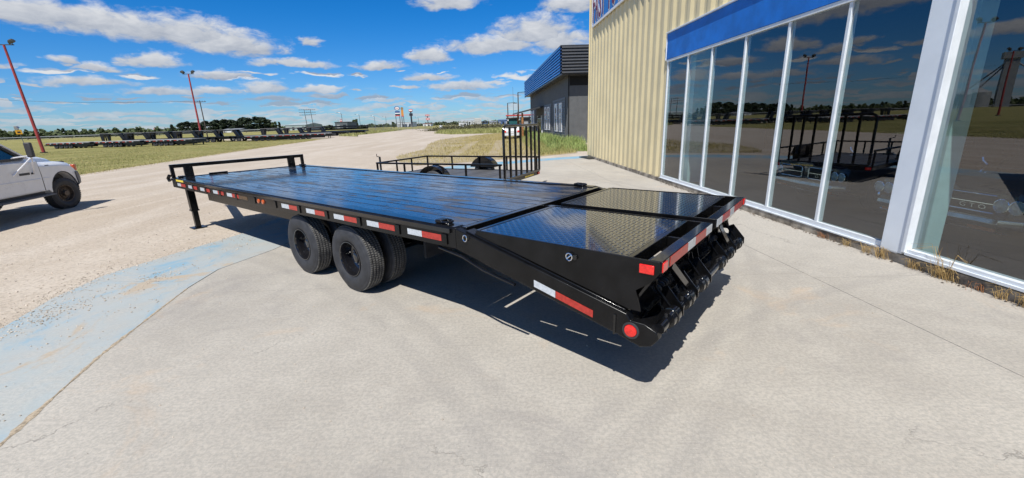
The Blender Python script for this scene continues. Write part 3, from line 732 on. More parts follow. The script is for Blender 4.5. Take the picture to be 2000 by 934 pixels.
# ramps folded flat over the beaver tail
for ya, yb in ((-.035, -1.22), (-1.36, -W + .035)):
    rp_ = bpy.data.objects.new('ramp', None); COL.objects.link(rp_); rp_.parent = tr
    def rb(mb, name, mat=BLACK, bevel=.004, **k): return mb.build(name, mat, rp_, bevel=bevel, **k)
    rb(MB().box(-1.485, -.225, yb + .03, ya - .03, ZD - .014, ZD - .006), 'diamond_plate', PLATE, .002)
    dm = MB(); P_ = .037; iu = 0; u = -1.47
    while u < -.24:
        jv = 0; v = yb + .05
        while v < ya - .04:
            a_ = PI / 4 if (iu + jv) % 2 else -PI / 4; c_, s_ = math.cos(a_), math.sin(a_)
            R_ = lambda x_, y_, z_: (u + x_ * c_ - y_ * s_, v + x_ * s_ + y_ * c_, ZD - .006 + z_)
            dm.add([R_(-.0165, 0, 0), R_(0, -.0058, 0), R_(.0165, 0, 0), R_(0, .0058, 0), R_(-.008, 0, .0021), R_(.008, 0, .0021)], [(0, 1, 4), (1, 5, 4), (1, 2, 5), (2, 3, 5), (3, 4, 5), (3, 0, 4)])
            v += P_; jv += 1
        u += P_; iu += 1
    tag(dm.build('tread_pattern', PLATE, rp_, smooth=0, fix=False), kind='stuff')
    for yy in (ya, yb + .014):
        m_ = MB(); m_.prism([(-.16, ZD - .06), (-.22, ZD - .001), (-1.70, ZD - .001), (-1.708, ZD - .012), (-1.708, .945), (-1.655, .87), (-1.56, .80), (-1.60, .66), (-1.52, .66), (-.5, .91)], yy - .014, yy, 'y')
        rb(m_, 'ramp_side_plate', BLACK2, .003)
    rb(MB().box(-1.525, -1.487, yb + .016, ya - .016, ZD - .10, ZD - .004), 'ramp_cross_tube')
    rb(MB().box(-1.712, -1.635, yb + .012, ya - .012, .938, ZD), 'ramp_end_tube')
    rb(MB().box(-.222, -.185, yb + .016, ya - .016, ZD - .07, ZD - .002), 'ramp_front_tube')
    ym = (ya + yb) / 2 - .08
    rb(MB().box(-1.634, -1.526, ym - .012, ym + .012, .90, ZD - .02), 'ramp_rib', BLACK2)
    for f in (.25, .5, .75):
        y = ya + (yb - ya) * f; rb(MB().box(-1.48, -.3, y - .03, y + .03, ZD - .09, ZD - .016), 'ramp_rib', BLACK2, 0)
    # tape band on the ramp's end tube: red, white pieces
    near = ya > -1
    segs = ([(-.10, -.185, 'w2'), (-.19, -.56, 'r'), (-.565, -.745, 'w'), (-.75, -1.03, 'r'), (-1.035, -1.205, 'w')] if near else [(-1.375, -1.56, 'w'), (-1.565, -1.86, 'r'), (-1.865, -2.03, 'w'), (-2.035, -2.43, 'r')])
    for a, b, c_ in segs:
        if c_ == 'w2': continue
        rb(MB().box(-1.716, -1.7125, b, a, .944, ZD - .006), 'red_reflector_tape' if c_ == 'r' else 'white_reflector_tape', TAPE_R if c_ == 'r' else TAPE_W, 0)
    yl = ya - .05 if near else yb + .05
    rb(MB().box(-1.722, -1.7125, yl - .042, yl + .042, .944, ZD - .008), 'red_marker_lens', REDLENS, .004)
    yl = ya + .005 if near else yb - .005
    rb(MB().box(-1.672, -1.578, yl - .006, yl + .006, .925, .985), 'red_marker_lens', REDLENS, .005)
    # ring pin in the side plate
    yk = ya + .006 if near else yb - .006
    rb(MB().tube([(-1.085 + .024 * math.cos(t), yk + .012, .945 + .026 * math.sin(t)) for t in np.linspace(0, 2 * PI, 18)[:-1]], .0045, 6, closed=True), 'ring_pin', CHROME, 0)
    rb(MB().tube([(-1.104, yk + .012, .962), (-1.067, yk + .012, .93)], .005, 6), 'ring_pin_clip', CHROME, 0)
    rb(MB().lathe([(0, .02), (.012, .018), (.013, .001)], 14, 'y', (-1.125, yk - .004, .945)), 'pin_boss', BLACK, 0)
    # hinge gussets, sleeves and pins along the rear pipe
    span = ya - yb
    for f in (.30, .60, .92):
        y = ya - span * f
        m_ = MB(); m_.prism([(-1.61, .715), (-1.65, .735), (-1.765, .60), (-1.768, .54), (-1.72, .515), (-1.66, .53), (-1.61, .60)], y - .006, y + .006, 'y'); rb(m_, 'hinge_gusset', BLACK, .002)
    for f in (.20, .48, .80):
        y = ya - span * f
        sl_ = rb(MB().lathe([(-.075, .034), (-.075, .054), (-.008, .055), (-.006, .062), (.006, .062), (.008, .055), (.075, .054), (.075, .034)], 20, 'y', (-1.715, y, .566)), 'hinge_sleeve', BLACK, 0)
        rb(MB().tube([(-1.715, y + .09, .62), (-1.715, y + .09, .49)], .011, 6), 'hinge_pin', STEELDARK, 0)
        rb(MB().tube([(-1.70, y - .06, .60), (-1.60, y - .02, .75), (-1.62, y + .05, .86)], .012, 6), 'ramp_spring_arm', BLACK2, 0)
    rb(MB().bar((-1.66, ya - span * .32, .88), (-1.70, ya - span * .58, .62), .05, .012, (1, 0, 0)), 'hinge_brace', BLACK, .002)
    m_ = MB(); m_.prism([(-1.695, .938), (-1.55, .70), (-1.535, .705), (-1.67, .938)], yb + .02, ya - .02, 'y'); rb(m_, 'ramp_back_plate', BLACK, .002)
    # springs coiled at the ramp's foot
    y = ya - span * .27
    pts = [(-1.58 + .03 * math.cos(t), y - t * .006, .70 + .03 * math.sin(t)) for t in np.linspace(0, 2 * PI * 7, 80)]
    rb(MB().tube(pts, .008, 5), 'lift_spring', STEELDARK, 0)
m_ = MB(); m_.tube([(-1.715, -.06, .566), (-1.715, -W + .06, .566)], .034, 16); tb(m_, 'hinge_pipe', BLACK, 0)
for k in range(14):
    y = -.16 - k * .172
    m_ = MB(); m_.lathe([(-.01, .02), (-.01, .03), (.012, .03), (.012, .001)], 8, 'x', (-1.70, y, .515 - (k % 2) * .012)); tb(m_, 'hinge_bolt', STEELDARK, 0)
tb(MB().box(-1.535, -1.515, -W + .075, -.075, .49, .83), 'rear_cross_plate', BLACK, .003)
tb(MB().bar((-1.537, -W / 2, .515), (-1.685, -W / 2, .545), W - .16, .012), 'added_shadow_plate', BLACK, .002)  # plate added to stop light leaking through the tail's shadow
# centre guide between the ramps
m_ = MB(); m_.box(-1.60, -.06, -1.327, -1.255, ZD - .06, ZD - .022); tb(m_, 'centre_bar', BLACK)
# ring pin at the beam hinge and deck tie-downs
m_ = MB(); m_.tube([(-.125 + .022 * math.cos(t), .018, .945 + .026 * math.sin(t)) for t in np.linspace(0, 2 * PI, 18)[:-1]], .0045, 6, closed=True); tb(m_, 'ring_pin', CHROME, 0)
for (u, v, sd) in ((.20, -.085, 1), (.20, -W + .085, -1), (7.55, -.12, 1), (7.55, -W + .12, -1)):
    d_ = tb(MB().box(u + .005, u + .085, v - .05, v + .05, ZD + .004, ZD + .034), 'tie_down_clamp', BLACK2, .008)
    m_ = MB(); m_.tube([(u - .02 + .05 * math.cos(t), v + .05 * math.sin(t), ZD + .020) for t in np.linspace(0, 2 * PI, 20)[:-1]], .011, 8, closed=True); tb(m_, 'tie_down_ring', BLACK, 0, parent=d_)
for v in (-.48, -1.06, -1.62, -2.2):
    tb(MB().box(-.075, -.056, v - .03, v + .03, .905, .925), 'bolt_tab', ZINC, .003)

# ------------------------------------------------------------------ utility trailer
ut = thing('utility_trailer', 'small black utility trailer with open rail sides and upright rear ramp gate', 'trailer', (.316, 11.44, 0), 2.68)
def ub(mb, name, mat=BLACK2, bevel=.003, parent=None, **k): return mb.build(name, mat, parent or ut, bevel=bevel, **k)
UL, UW, UZ, UR = 4.0, 1.19, .43, .855
DECKW = M('grey_deck_boards', (.085, .085, .088), .55, var=.35, scale=3, bump=.2, bscale=30)
pm = MB().box(.05, UL - .04, -.126, .126, -.04, 0).mesh('plank', DECKW)
for i in range(8):
    o = put(pm, 'plank', ut, .004); o.location = (0, -.959 + i * .274, UZ + random.uniform(-.002, .002))
for s in (1, -1):
    ub(MB().box(0, UL, min(s * UW, s * (UW - .055)), max(s * UW, s * (UW - .055)), UZ - .10, UZ + .012), 'side_frame')
    ub(MB().box(-.01, UL, min(s * UW, s * (UW - .05)), max(s * UW, s * (UW - .05)), UR - .045, UR), 'top_rail')
    for u in (.02, 1.0, 1.99, 2.98, UL - .05):
        ub(MB().box(u, u + .045, min(s * (UW - .004), s * (UW - .045)), max(s * (UW - .004), s * (UW - .045)), UZ + .0125, UR - .0455), 'upright')
    # fender and wheel
    arc = [(1.9 + .46 * math.cos(t), .345 + .46 * math.sin(t)) for t in np.linspace(.35, PI - .35, 16)]
    fm = MB(); secs = []
    for (a, b) in arc:
        d = Vector((a - 1.9, 0, b - .345)).normalized()
        y_in, y_out = s * (UW + .01), s * (UW + .27)
        secs.append([(a, y_in, b), (a, y_out, b), (a + d.x * .012, y_out, b + d.z * .012), (a + d.x * .012, y_in, b + d.z * .012)])
    fm.loft(secs); fm.prism(arc, s * (UW + .012), s * (UW + .02), 'y'); ub(fm, 'fender', BLACK, 0)
    wl = bpy.data.objects.new('wheel', None); COL.objects.link(wl); wl.parent = ut; wl.location = (1.9, s * (UW + .14), .345); wl.rotation_euler = (0, 0, 0 if s > 0 else PI); wl.scale = (.86, .9, .86)
    for me in (tyre_me, rim_me, nut_me): put(me, me.name.split('.')[0], wl)
    ub(MB().box(-.055, -.03, min(s * (UW - .02), s * (UW - .14)), max(s * (UW - .02), s * (UW - .14)), UZ - .085, UZ - .02), 'tail_lamp', REDLENS)
ub(MB().box(-.03, .03, -UW, UW, UZ - .10, UZ + .008), 'rear_frame')
ub(MB().box(UL - .05, UL, -UW + .06, UW - .06, UZ - .10, UZ + .011), 'front_frame')
ub(MB().box(UL - .045, UL - .002, -UW + .051, UW - .051, UR - .044, UR - .001), 'front_rail')
for v in (-.35, .35): ub(MB().box(UL - .042, UL - .004, v - .02, v + .02, UZ + .012, UR - .045), 'upright')
ub(MB().box(-.034, -.031, -.75, -.15, UZ - .075, UZ - .035), 'yellow_sticker', YELLOW_STICK, 0)
gt = bpy.data.objects.new('ramp_gate', None); COL.objects.link(gt); gt.parent = ut; gt.location = (-.06, 0, 0)
gz0, gz1, gw = .47, 1.745, 1.11
pts = [(0, -gw, gz0), (0, -gw, gz1 - .14)] + [(0, -gw + .14 - .14 * math.cos(t), gz1 - .14 + .14 * math.sin(t)) for t in np.linspace(.3, PI / 2, 5)] + [(0, gw - .14 + .14 * math.sin(t), gz1 - .14 + .14 * math.cos(t)) for t in np.linspace(0, PI / 2 - .3, 5)] + [(0, gw, gz1 - .14), (0, gw, gz0)]
MB().tube(pts, .034, 10).build('gate_frame', BLACK, gt)
MB().box(-.025, .025, -gw, gw, gz0 - .03, gz0 + .02).build('gate_foot_bar', BLACK, gt)
for f in (.155, .30, .44, .61, .745, .865):
    y = gw - 2 * gw * f; MB().bar((0, y, gz0 + .02), (0, y, gz1 - .02), .05, .045, (1, 0, 0)).build('gate_bar', BLACK2, gt)
for s in (1, -1): ub(MB().bar((UL, s * .62, UZ - .08), (UL + 1.25, s * .05, UZ - .09), .055, .09), 'tongue')
ub(MB().box(UL + 1.15, UL + 1.45, -.045, .045, UZ - .14, UZ - .03), 'coupler', STEELDARK)
jk = ub(MB().tube([(UL + .95, 0, .1), (UL + .95, 0, .9)], .032, 10), 'jack', STEELDARK, 0)
ub(MB().tube([(UL + .95, 0, .9), (UL + .95, .12, .92), (UL + .95, .12, 1.0)], .012, 6), 'jack_handle', STEELDARK, 0, parent=jk)
ub(MB().box(UL + .85, UL + 1.05, -.09, .09, .0, .02), 'jack_foot', STEELDARK, 0, parent=jk)
ub(MB().tube([(1.9, -UW, .345), (1.9, UW, .345)], .04, 8), 'axle', BLACK2, 0)

# ------------------------------------------------------------------ pickup truck
WHITEP = M('white_truck_paint', (.78, .79, .80), .28, var=.05, scale=2, coat=.4)
TRIM = M('grey_plastic_trim', (.05, .05, .052), .6); BUMP = M('grey_bumper', (.12, .12, .125), .42)
TINT = M('tinted_glass', (.02, .05, .055), .05, coat=.6, var=.3, scale=2); AMB = AMBER; RUST = M('rusty_wheel_steel', (.12, .095, .075), .5, .5, var=.35, scale=18)
ARMW = M('polished_arm', (.9, .9, .92), .2, .3)
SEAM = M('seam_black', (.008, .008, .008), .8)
tk = thing('pickup_truck', 'white pickup truck with tall tow mirrors, its front half in view at the left', 'pickup', (-11.8, 11.09, -.02), math.radians(106))
def kb(mb, name, mat, bevel=0, parent=None, **k): return mb.build(name, mat, parent or tk, bevel=bevel, **k)
def arch(cx, cz, r, a0, a1, n=12): return [(cx + r * math.cos(t), cz + r * math.sin(t)) for t in np.linspace(a0, a1, n)]
wx, wz = .28, .42; rx = -3.55; wid = 1.92
def archline(cx, r=.50): return [(cx + r * math.cos(t), wz + .06 + r * math.sin(t)) for t in np.linspace(-.0, PI, 13)]
# body side, wheel openings cut out; loft across the width for tumblehome
def outline(inset, dz):
    up = [(.90 - inset * .7, .60), (.90 - inset * .6, .90), (.84 - inset, 1.10 - dz), (.70 - inset, 1.20 - dz), (.35, 1.245 - dz), (-.2, 1.265 - dz), (-.5, 1.285 - dz), (-.66, 1.37 - dz), (-.8, 1.39 - dz), (-2.35, 1.37 - dz), (-5.0, 1.36 - dz), (-5.05, .75)]
    lo = [(rx - .62, .62)] + archline(rx)[::-1] + [(rx + .62, .56), (wx - .60, .56)] + archline(wx)[::-1] + [(wx + .52, .60)]
    return up + lo
secs = []
for v, ins, dz in ((.075, .05, .07), (.015, .01, .03), (0, 0, .09), (0.0, 0, .10)): pass
for v, ins, dz in ((.0, .05, .10), (.06, .02, .03), (.16, .0, .0), (wid - .16, .0, .0), (wid - .06, .02, .03), (wid, .05, .10)):
    secs.append([(p[0], v, p[1]) for p in outline(ins, dz)])
kb(MB().loft(secs), 'body', WHITEP, .022)
kb(MB().box(-.3, .86, .22, wid - .22, .5, 1.22), 'engine_bay', TRIM)
kb(MB().box(-4.3, -2.9, .30, wid - .30, .5, 1.22), 'bed_floor', TRIM)
# hood with a raised centre
secs = []
for u, v0_, z in ((-.74, .30, 1.425), (-.3, .31, 1.425), (.25, .33, 1.385), (.62, .38, 1.315), (.80, .42, 1.25), (.86, .45, 1.14)):
    secs.append([(u, v0_ - .04, z - .22), (u, v0_ + .015, z - .05), (u, v0_ + .09, z), (u, wid / 2, z + .025), (u, wid - v0_ - .09, z), (u, wid - v0_ - .015, z - .05), (u, wid - v0_ + .04, z - .22)])
kb(MB().loft(secs), 'hood', WHITEP, .008)
kb(MB().box(.86, .93, .30, wid - .30, .80, 1.14), 'grille', TRIM, .02)
for v in (.03, wid - .20): kb(MB().box(.865, .925, v + .04, v + .17, .93, 1.12), 'headlamp', CHROME, .015)
for v in (-.002, wid - .09): kb(MB().box(.80, .905, v, v + .09, .95, 1.12), 'amber_corner_lamp', AMB, .02)
m_ = MB(); m_.loft([[(a, v, z) for a, z in ((.78, .60), (.78 + d, .56), (.92 + d, .62), (.95 + d, .78), (.90 + d, .93), (.76, .93))] for v, d in ((-.03, -.06), (.05, .06), (.4, .12), (wid - .4, .12), (wid - .05, .06), (wid + .03, -.06))]); kb(m_, 'front_bumper', BUMP, .01)
# cab
def cab_sec(v): pass
roofpts = [(-.66, 1.38), (-1.42, 1.93), (-1.7, 1.965), (-2.6, 1.955), (-2.78, 1.86), (-2.88, 1.38)]
m_ = MB()
secs = [[(p[0], v + (s * .17 * max(0, (p[1] - 1.38)) / .58), p[1]) for p in roofpts] for v, s in ((.055, 1), (wid - .055, -1))]
m_.loft(secs); kb(m_, 'cab_glass', TINT, 0)
for s, v in ((1, .045), (-1, wid - .045)):
    def cv(z): return v + s * .17 * max(0, (z - 1.38)) / .58 - s * .006
    P3 = lambda p: (p[0], cv(p[1]), p[1])
    kb(MB().bar(P3((-.68, 1.375)), P3((-1.44, 1.93)), .035, .085, (0, 1, 0)), 'a_pillar', WHITEP if s > 0 else WHITEP, .01)
    kb(MB().bar(P3((-.82, 1.405)), P3((-1.47, 1.885)), .045, .04, (0, 1, 0)), 'window_seal', TRIM)
    kb(MB().bar(P3((-2.16, 1.38)), P3((-2.2, 1.93)), .035, .13, (0, 1, 0)), 'b_pillar', WHITEP, .01)
    kb(MB().bar(P3((-2.82, 1.38)), P3((-2.72, 1.9)), .035, .12, (0, 1, 0)), 'c_pillar', WHITEP, .01)
    kb(MB().bar(P3((-.8, 1.385)), P3((-2.85, 1.385)), .03, .04, (0, 0, 1)), 'window_seal', TRIM)
m_ = MB(); m_.loft([[(u, v, z) for v, z in ((.23, 1.915), (.30, 1.975), (wid / 2, 2.0), (wid - .30, 1.975), (wid - .23, 1.915))] for u in (-1.40, -1.6, -2.6, -2.78)]); kb(m_, 'roof', WHITEP, .015)
# door skin, seams, moulding
m_ = MB(); m_.prism([(-.50, .585), (-.46, .9), (-.47, 1.30), (-2.14, 1.30), (-2.16, .585)], -.011, .02, 'y')
dr = kb(m_, 'door', WHITEP, .008)
m_ = MB(); m_.bar((-.455, -.003, .58), (-.445, -.003, .95), .012, .006, (0, 1, 0)); m_.bar((-.445, -.003, .95), (-.46, .004, 1.31), .012, .006, (0, 1, 0)); kb(m_, 'door_gap', SEAM, 0, dr)
kb(MB().box(-2.1, -.52, -.022, -.010, .855, .885), 'side_moulding', WHITEP, .004, dr)
kb(MB().box(-.40, -.19, -.012, .004, .855, .885), 'side_moulding', WHITEP, .004)
kb(MB().box(-1.12, -.80, -.0145, -.0112, 1.005, 1.06), 'door_badge', TRIM, .0, dr); kb(MB().box(-.76, -.66, -.0145, -.0112, 1.005, 1.05), 'door_badge', TRIM, .0, dr)
kb(MB().box(-.22, -.10, -.0005, .02, 1.17, 1.185), 'hood_vent_slot', SEAM)
# dark arch lips
for cx in (wx,):
    m_ = MB(); pts = archline(cx, .50); m_.tube([(a, .012, b) for a, b in pts], .016, 6); kb(m_, 'arch_lip', TRIM)
m_ = MB(); m_.loft([[(u, v, z) for v, z in ((-.14, .455), (-.14, .475), (.06, .50), (.06, .46))] for u in (-.36, -2.9)]); kb(m_, 'running_board', BUMP, .006)
kb(MB().box(-2.9, -.42, .05, .12, .42, .58), 'rocker', TRIM)
# tow mirrors
for s, v in ((1, -.26), (-1, wid + .26)):
    mi = kb(MB().box(-1.02, -.93, v - .065, v + .065, 1.42, 1.76), 'tow_mirror', TRIM, .025)
    ins = v + s * .27
    m_ = MB(); m_.tube([(-.97, v, 1.43), (-1.3, ins - s * .012, 1.02)], .015, 8); m_.tube([(-.97, v, 1.43), (-.66, ins - s * .005, 1.0)], .013, 8); m_.tube([(-.97, v, 1.46), (-1.15, ins + s * .01, 1.42)], .016, 8); kb(m_, 'mirror_arm', ARMW, 0, mi)
# wheels
tt = MB().lathe([(.085, .22), (.105, .245), (.122, .30), (.118, .35), (.105, .375), (.098, .398), (.05, .405), (-.05, .405), (-.098, .398), (-.118, .35), (-.122, .3), (-.085, .22)], 40, 'y', closed=True)
for k in range(44):
    t = 2 * PI * k / 44
    for yy in (-.075, .075):
        c_, s_ = math.cos(t), math.sin(t); dt = .05
        tt.add([(r * math.cos(a), y, r * math.sin(a)) for r in (.395, .412) for a, y in ((t - dt, yy - .03), (t + dt, yy - .03), (t + dt, yy + .03), (t - dt, yy + .03))], [(4, 5, 6, 7), (0, 1, 5, 4), (1, 2, 6, 5), (2, 3, 7, 6), (3, 0, 4, 7)])
tme = tt.mesh('tyre', RUBBER)
rr_ = MB().lathe([(.10, .222), (.10, .21), (.06, .20), (.02, .195), (.0, .17), (.03, .12), (.05, .115), (.05, .075), (.12, .065), (.125, .001)], 32, 'y')
rme = rr_.mesh('rim', RUST)
kn = MB()
for k in range(8):
    t = 2 * PI * k / 8; kn.lathe([(.04, .011), (.075, .011), (.075, .001)], 6, 'y', (.095 * math.cos(t), 0, .095 * math.sin(t)))
    kn.lathe([(.012, .024), (.014, .02), (.014, .001)], 10, 'y', (.148 * math.cos(t + .4), 0, .148 * math.sin(t + .4)))
kme = kn.mesh('wheel_nuts', STEELDARK)
for u, v, rz in ((wx, .125, PI - .22), (wx, wid - .125, -.22), (rx, .115, PI), (rx, .38, PI), (rx, wid - .115, 0), (rx, wid - .38, 0)):
    w_ = bpy.data.objects.new('wheel', None); COL.objects.link(w_); w_.parent = tk; w_.location = (u, v, .405); w_.rotation_euler = (0, 0, rz)
    for me in (tme, rme, kme): put(me, me.name.split('.')[0], w_)
for u in (wx, rx): kb(MB().tube([(u, .2, .40), (u, wid - .2, .40)], .06, 10), 'axle', TRIM)
kb(MB().box(-4.9, .75, .45, wid - .45, .48, .62), 'chassis', TRIM)

# ------------------------------------------------------------------ old cars inside the showroom
CARP = M('midnight_car_paint', (.012, .018, .03), .12, var=.1, coat=.8); OLDCHROME = M('aged_chrome', (.42, .43, .45), .16, 1, var=.2)
LENS = M('headlamp_glass', (.30, .35, .37), .1, .2, var=.15, scale=30)
def old_car(label, along_, depth):
    c = thing('classic_car', label, 'car', FO + FT * along_ - FN * depth + Vector((0, 0, .022)), math.atan2(FN.y, FN.x), 'old coupes parked behind the showroom glass')
    def cb(mb, name, mat, bevel=0, parent=None, **k): return mb.build(name, mat, parent or c, bevel=bevel, **k)
    w = .95; cx = -.82; r = .37
    lo = [(-4.95, .45), (-4.3, .32)] + [(-3.75 + r * math.cos(t), .34 + r * math.sin(t)) for t in np.linspace(PI, 0, 9)] + [(-3.2, .25), (-1.3, .25)] + [(cx + r * math.cos(t), .34 + r * math.sin(t)) for t in np.linspace(PI, 0, 9)] + [(-.3, .32), (-.08, .38)]
    secs = []
    for v, i_, dz in ((-w, .06, .08), (-w + .09, .0, .01), (-w + .22, 0, 0), (w - .22, 0, 0), (w - .09, 0, .01), (w, .06, .08)):
        secs.append([(p[0], v, p[1]) for p in lo] + [(0. - i_, v, .56), (0.0 - i_, v, .80 - dz), (-.05 - i_, v, .86 - dz), (-1.5, v, .93 - dz), (-3.4, v, .95 - dz), (-4.4, v, .93 - dz), (-5.0, v, .84 - dz)])
    cb(MB().loft(secs), 'body', CARP, .015)
    cb(MB().box(-1.4, -.3, -.5, .5, .3, .7), 'engine', TRIM)
    m_ = MB(); m_.loft([[(u, v, z + .93) for v, z in ((-.82 + i_, -.02), (-.66 + i_, zz), (0, zz + .02), (.66 - i_, zz), (.82 - i_, -.02))] for u, zz, i_ in ((-1.55, .0, 0), (-2.3, .40, .06), (-3.2, .42, .06), (-4.1, .02, .0))]); cb(m_, 'cabin_glass', TINT, .01)
    m_ = MB(); m_.loft([[(u, v, z + .93) for v, z in ((-.62, .37), (-.58, .425), (0, .45), (.58, .425), (.62, .37))] for u in (-2.25, -2.4, -3.1, -3.3)]); cb(m_, 'roof', CARP, .01)
    m_ = MB(); m_.loft([[(u, v, z) for v, z in ((-.28, zz), (-.2, zz + .055), (0, zz + .065), (.2, zz + .055), (.28, zz))] for u, zz in ((.05, .80), (-.1, .852), (-.8, .885), (-1.45, .915))]); cb(m_, 'hood_scoop', CARP, .01)
    for s in (1, -1):
        g_ = cb(MB().box(-.03, .012, min(s * .10, s * .66), max(s * .10, s * .66), .575, .755), 'grille', SEAM, .0)
        m_ = MB(); y0_, y1_ = s * .09, s * .67
        m_.tube([(.02, y0_, .575), (.02, y0_, .75), (.02, y0_ + s * .03, .772), (.02, y1_, .772)], .011, 8); m_.tube([(.02, y0_, .58), (.02, y0_ + s * .03, .558), (.02, y1_, .558)], .011, 8)
        m_.box(.012, .02, min(y0_, y1_), max(y0_, y1_), .660, .670); cb(m_, 'grille_trim', CHROME, 0, g_)
        for yy in (.735, .895):
            b_ = cb(MB().lathe([(-.02, .082), (.03, .085), (.034, .076), (.02, .07)], 26, 'x', (0, s * yy, .665)), 'headlamp', CHROME)
            cb(MB().lathe([(.018, .071), (.026, .05), (.03, .001)], 22, 'x', (0, s * yy, .665)), 'lens', LENS, 0, b_)
        cb(MB().box(.03, .055, min(s * .45, s * .75), max(s * .45, s * .75), .345, .385), 'amber_turn_lamp', AMBER, .004)
        cb(MB().tube([(-1.75, s * .93, .93), (-1.75, s * 1.0, .99), (-1.75, s * 1.02, 1.04)], .02, 6), 'door_mirror', CHROME)
    m_ = MB(); secs = [[(x_ + d, v, z) for x_, z in ((-.02, .42), (.07, .405), (.10, .45), (.09, .51), (-.02, .525))] for v, d in ((-.96, -.12), (-.8, .01), (0, .05), (.8, .01), (.96, -.12))]; m_.loft(secs); cb(m_, 'bumper', OLDCHROME, .006)
    m_ = MB(); m_.tube([(-.02, -.85, .33), (.02, 0, .32), (-.02, .85, .33)], .012, 6); cb(m_, 'valance_trim', CHROME)
    # lettering in the grille on the viewer's right
    tx_ = text_obj('G T O', c, 'lettering', OLDCHROME, 0, 0, .052, .30)
    co_ = np.empty(len(tx_.data.vertices) * 3); tx_.data.vertices.foreach_get('co', co_); co_ = co_.reshape(-1, 3)
    tx_.data.vertices.foreach_set('co', np.stack([.022 - (co_[:, 1] + .04), .28 + co_[:, 0], .595 + co_[:, 2]], 1).ravel()); tx_.data.update()
    for u in (cx, -3.75):
        for s in (1, -1):
            w_ = bpy.data.objects.new('wheel', None); COL.objects.link(w_); w_.parent = c; w_.location = (u, s * .84, .335); w_.rotation_euler = (0, 0, 0 if s > 0 else PI)
            MB().lathe([(.08, .19), (.1, .23), (.1, .30), (.08, .33), (-.08, .33), (-.1, .3), (-.08, .19)], 32, 'y', closed=True).build('tyre', RUBBER, w_)
            MB().lathe([(.085, .195), (.06, .18), (.05, .1), (.09, .07), (.11, .03), (.11, .001)], 24, 'y').build('rim', CHROME, w_)
    return c
old_car('dark blue classic car with four round headlamps behind the middle panes', 8.38, 1.25)
old_car('dark classic car with lettered chrome grille behind the pane right of the white pillar', 5.62, 1.05)

# ------------------------------------------------------------------ grey building
GO = Vector((4.87, 35.0, 0))
GREYC = M('charcoal_wall_cladding', (.115, .118, .12), .5, var=.1, scale=2); SIDING = M('charcoal_siding', (.105, .108, .112), .55, var=.12, scale=3)
BLUEF = M('blue_corrugated_fascia', (.025, .17, .52), .35, var=.06); DARKF = M('charcoal_corrugated_fascia', (.05, .052, .056), .4, var=.08); WHITEF = M('white_window_trim', (.75, .76, .78), .5, var=.04)
DKGLASS = M('dark_window_glass', (.015, .018, .022), .06, var=.2)
def galong(px):                        # where a bearing meets the grey building's long wall
    d = spot(px, 1.0); d = Vector((d.x, d.y, 0))
    # GO + FT s = d t
    det = FT.x * -d.y + d.x * FT.y
    s = (-(GO.x) * -d.y - d.x * GO.y) / det
    s = (GO.x * d.y - GO.y * d.x) / (d.x * FT.y - d.y * FT.x) if abs(det) > 1e-9 else 0
    return s
def gpt(s, out=0.): return GO + FT * s + FN * out
gb = thing('grey_building', 'charcoal metal building with blue corrugated fascia and narrow white windows', 'building', GO, FRZ)
fo_ = .75
fb = hgt(1103, 147, gpt(-.2, fo_)); ft_ = hgt(1105, 93, gpt(-.2, fo_))
GL = galong(1037)
def gbx(mb, name, mat, bevel=0, parent=None, **k): return mb.build(name, mat, parent or gb, bevel=bevel, **k)
m_ = MB(); m_.box(.06, GL, -12, -.05, -.1, ft_ - .3); gbx(m_, 'inner_shell', GREYC)
def ribs(x0, x1, pitch, z0, z1, dep):
    pts = []; x = x0
    while x < x1 - 1e-4:
        for dx, yy in ((0, 0), (.66, 0), (.74, dep), (.92, dep), (1, 0)): pts.append((min(x + dx * pitch, x1), yy))
        x += pitch
    n = len(pts); vs = [(a, b, z0) for a, b in pts] + [(a, b, z1) for a, b in pts]
    return MB().add(vs, [(i, i + 1, n + i + 1, n + i) for i in range(n - 1)])
x = 0.
while x < GL - .1:
    gbx(ribs(x, min(x + 3.6, GL), .30, -.1, fb + .3, .03), 'cladding_panel', GREYC, smooth=0, fix=False); x += 3.6
# end wall towards the camera, wide boards
for k in range(8):
    y = -.0 - k * 1.5
    gbx(MB().box(-.02, .059, y - 1.49, y, -.1, fb + .3), 'end_wall_board', GREYC, .006)
    gbx(MB().box(-.035, -.021, y - .80, y - .72, -.1, fb + .3), 'board_rib', GREYC)
gbx(MB().box(-.06, .08, .0, .07, -.1, fb + .28), 'corner_post', SEAM, .01)
gbx(MB().box(-.05, -.021, -12, -.05, fb - .75, fb - .05), 'painted_soffit_shade', SEAM)  # black strip painted in as the shade under the soffit
# corrugated fascia
def corr(length, z0, z1, n, dep):
    pts = []
    for i in range(n):
        zz = z0 + (z1 - z0) * i / n; st = (z1 - z0) / n
        pts += [(zz, 0), (zz + st * .34, 0), (zz + st * .40, dep), (zz + st * .88, dep * .8), (zz + st * .995, 0)]
    return pts
pts = corr(0, fb, ft_, 9, .13); n = len(pts)
gbx(MB().add([(-.9, fo_ + d, z) for z, d in pts] + [(GL + .3, fo_ + d, z) for z, d in pts], [(i, i + 1, n + i + 1, n + i) for i in range(n - 1)]), 'blue_fascia', BLUEF, smooth=0, fix=False)
gbx(MB().add([(-.9 - d, fo_, z) for z, d in pts] + [(-.9 - d, -12, z) for z, d in pts], [(i, i + 1, n + i + 1, n + i) for i in range(n - 1)]), 'end_fascia', DARKF, smooth=0, fix=False)
gbx(MB().box(-.88, GL + .28, -12, fo_ - .02, fb + .003, fb + .05), 'soffit', DARKF); gbx(MB().box(-.95, GL + .3, -12, fo_ + .08, ft_, ft_ + .08), 'roof', DARKF)
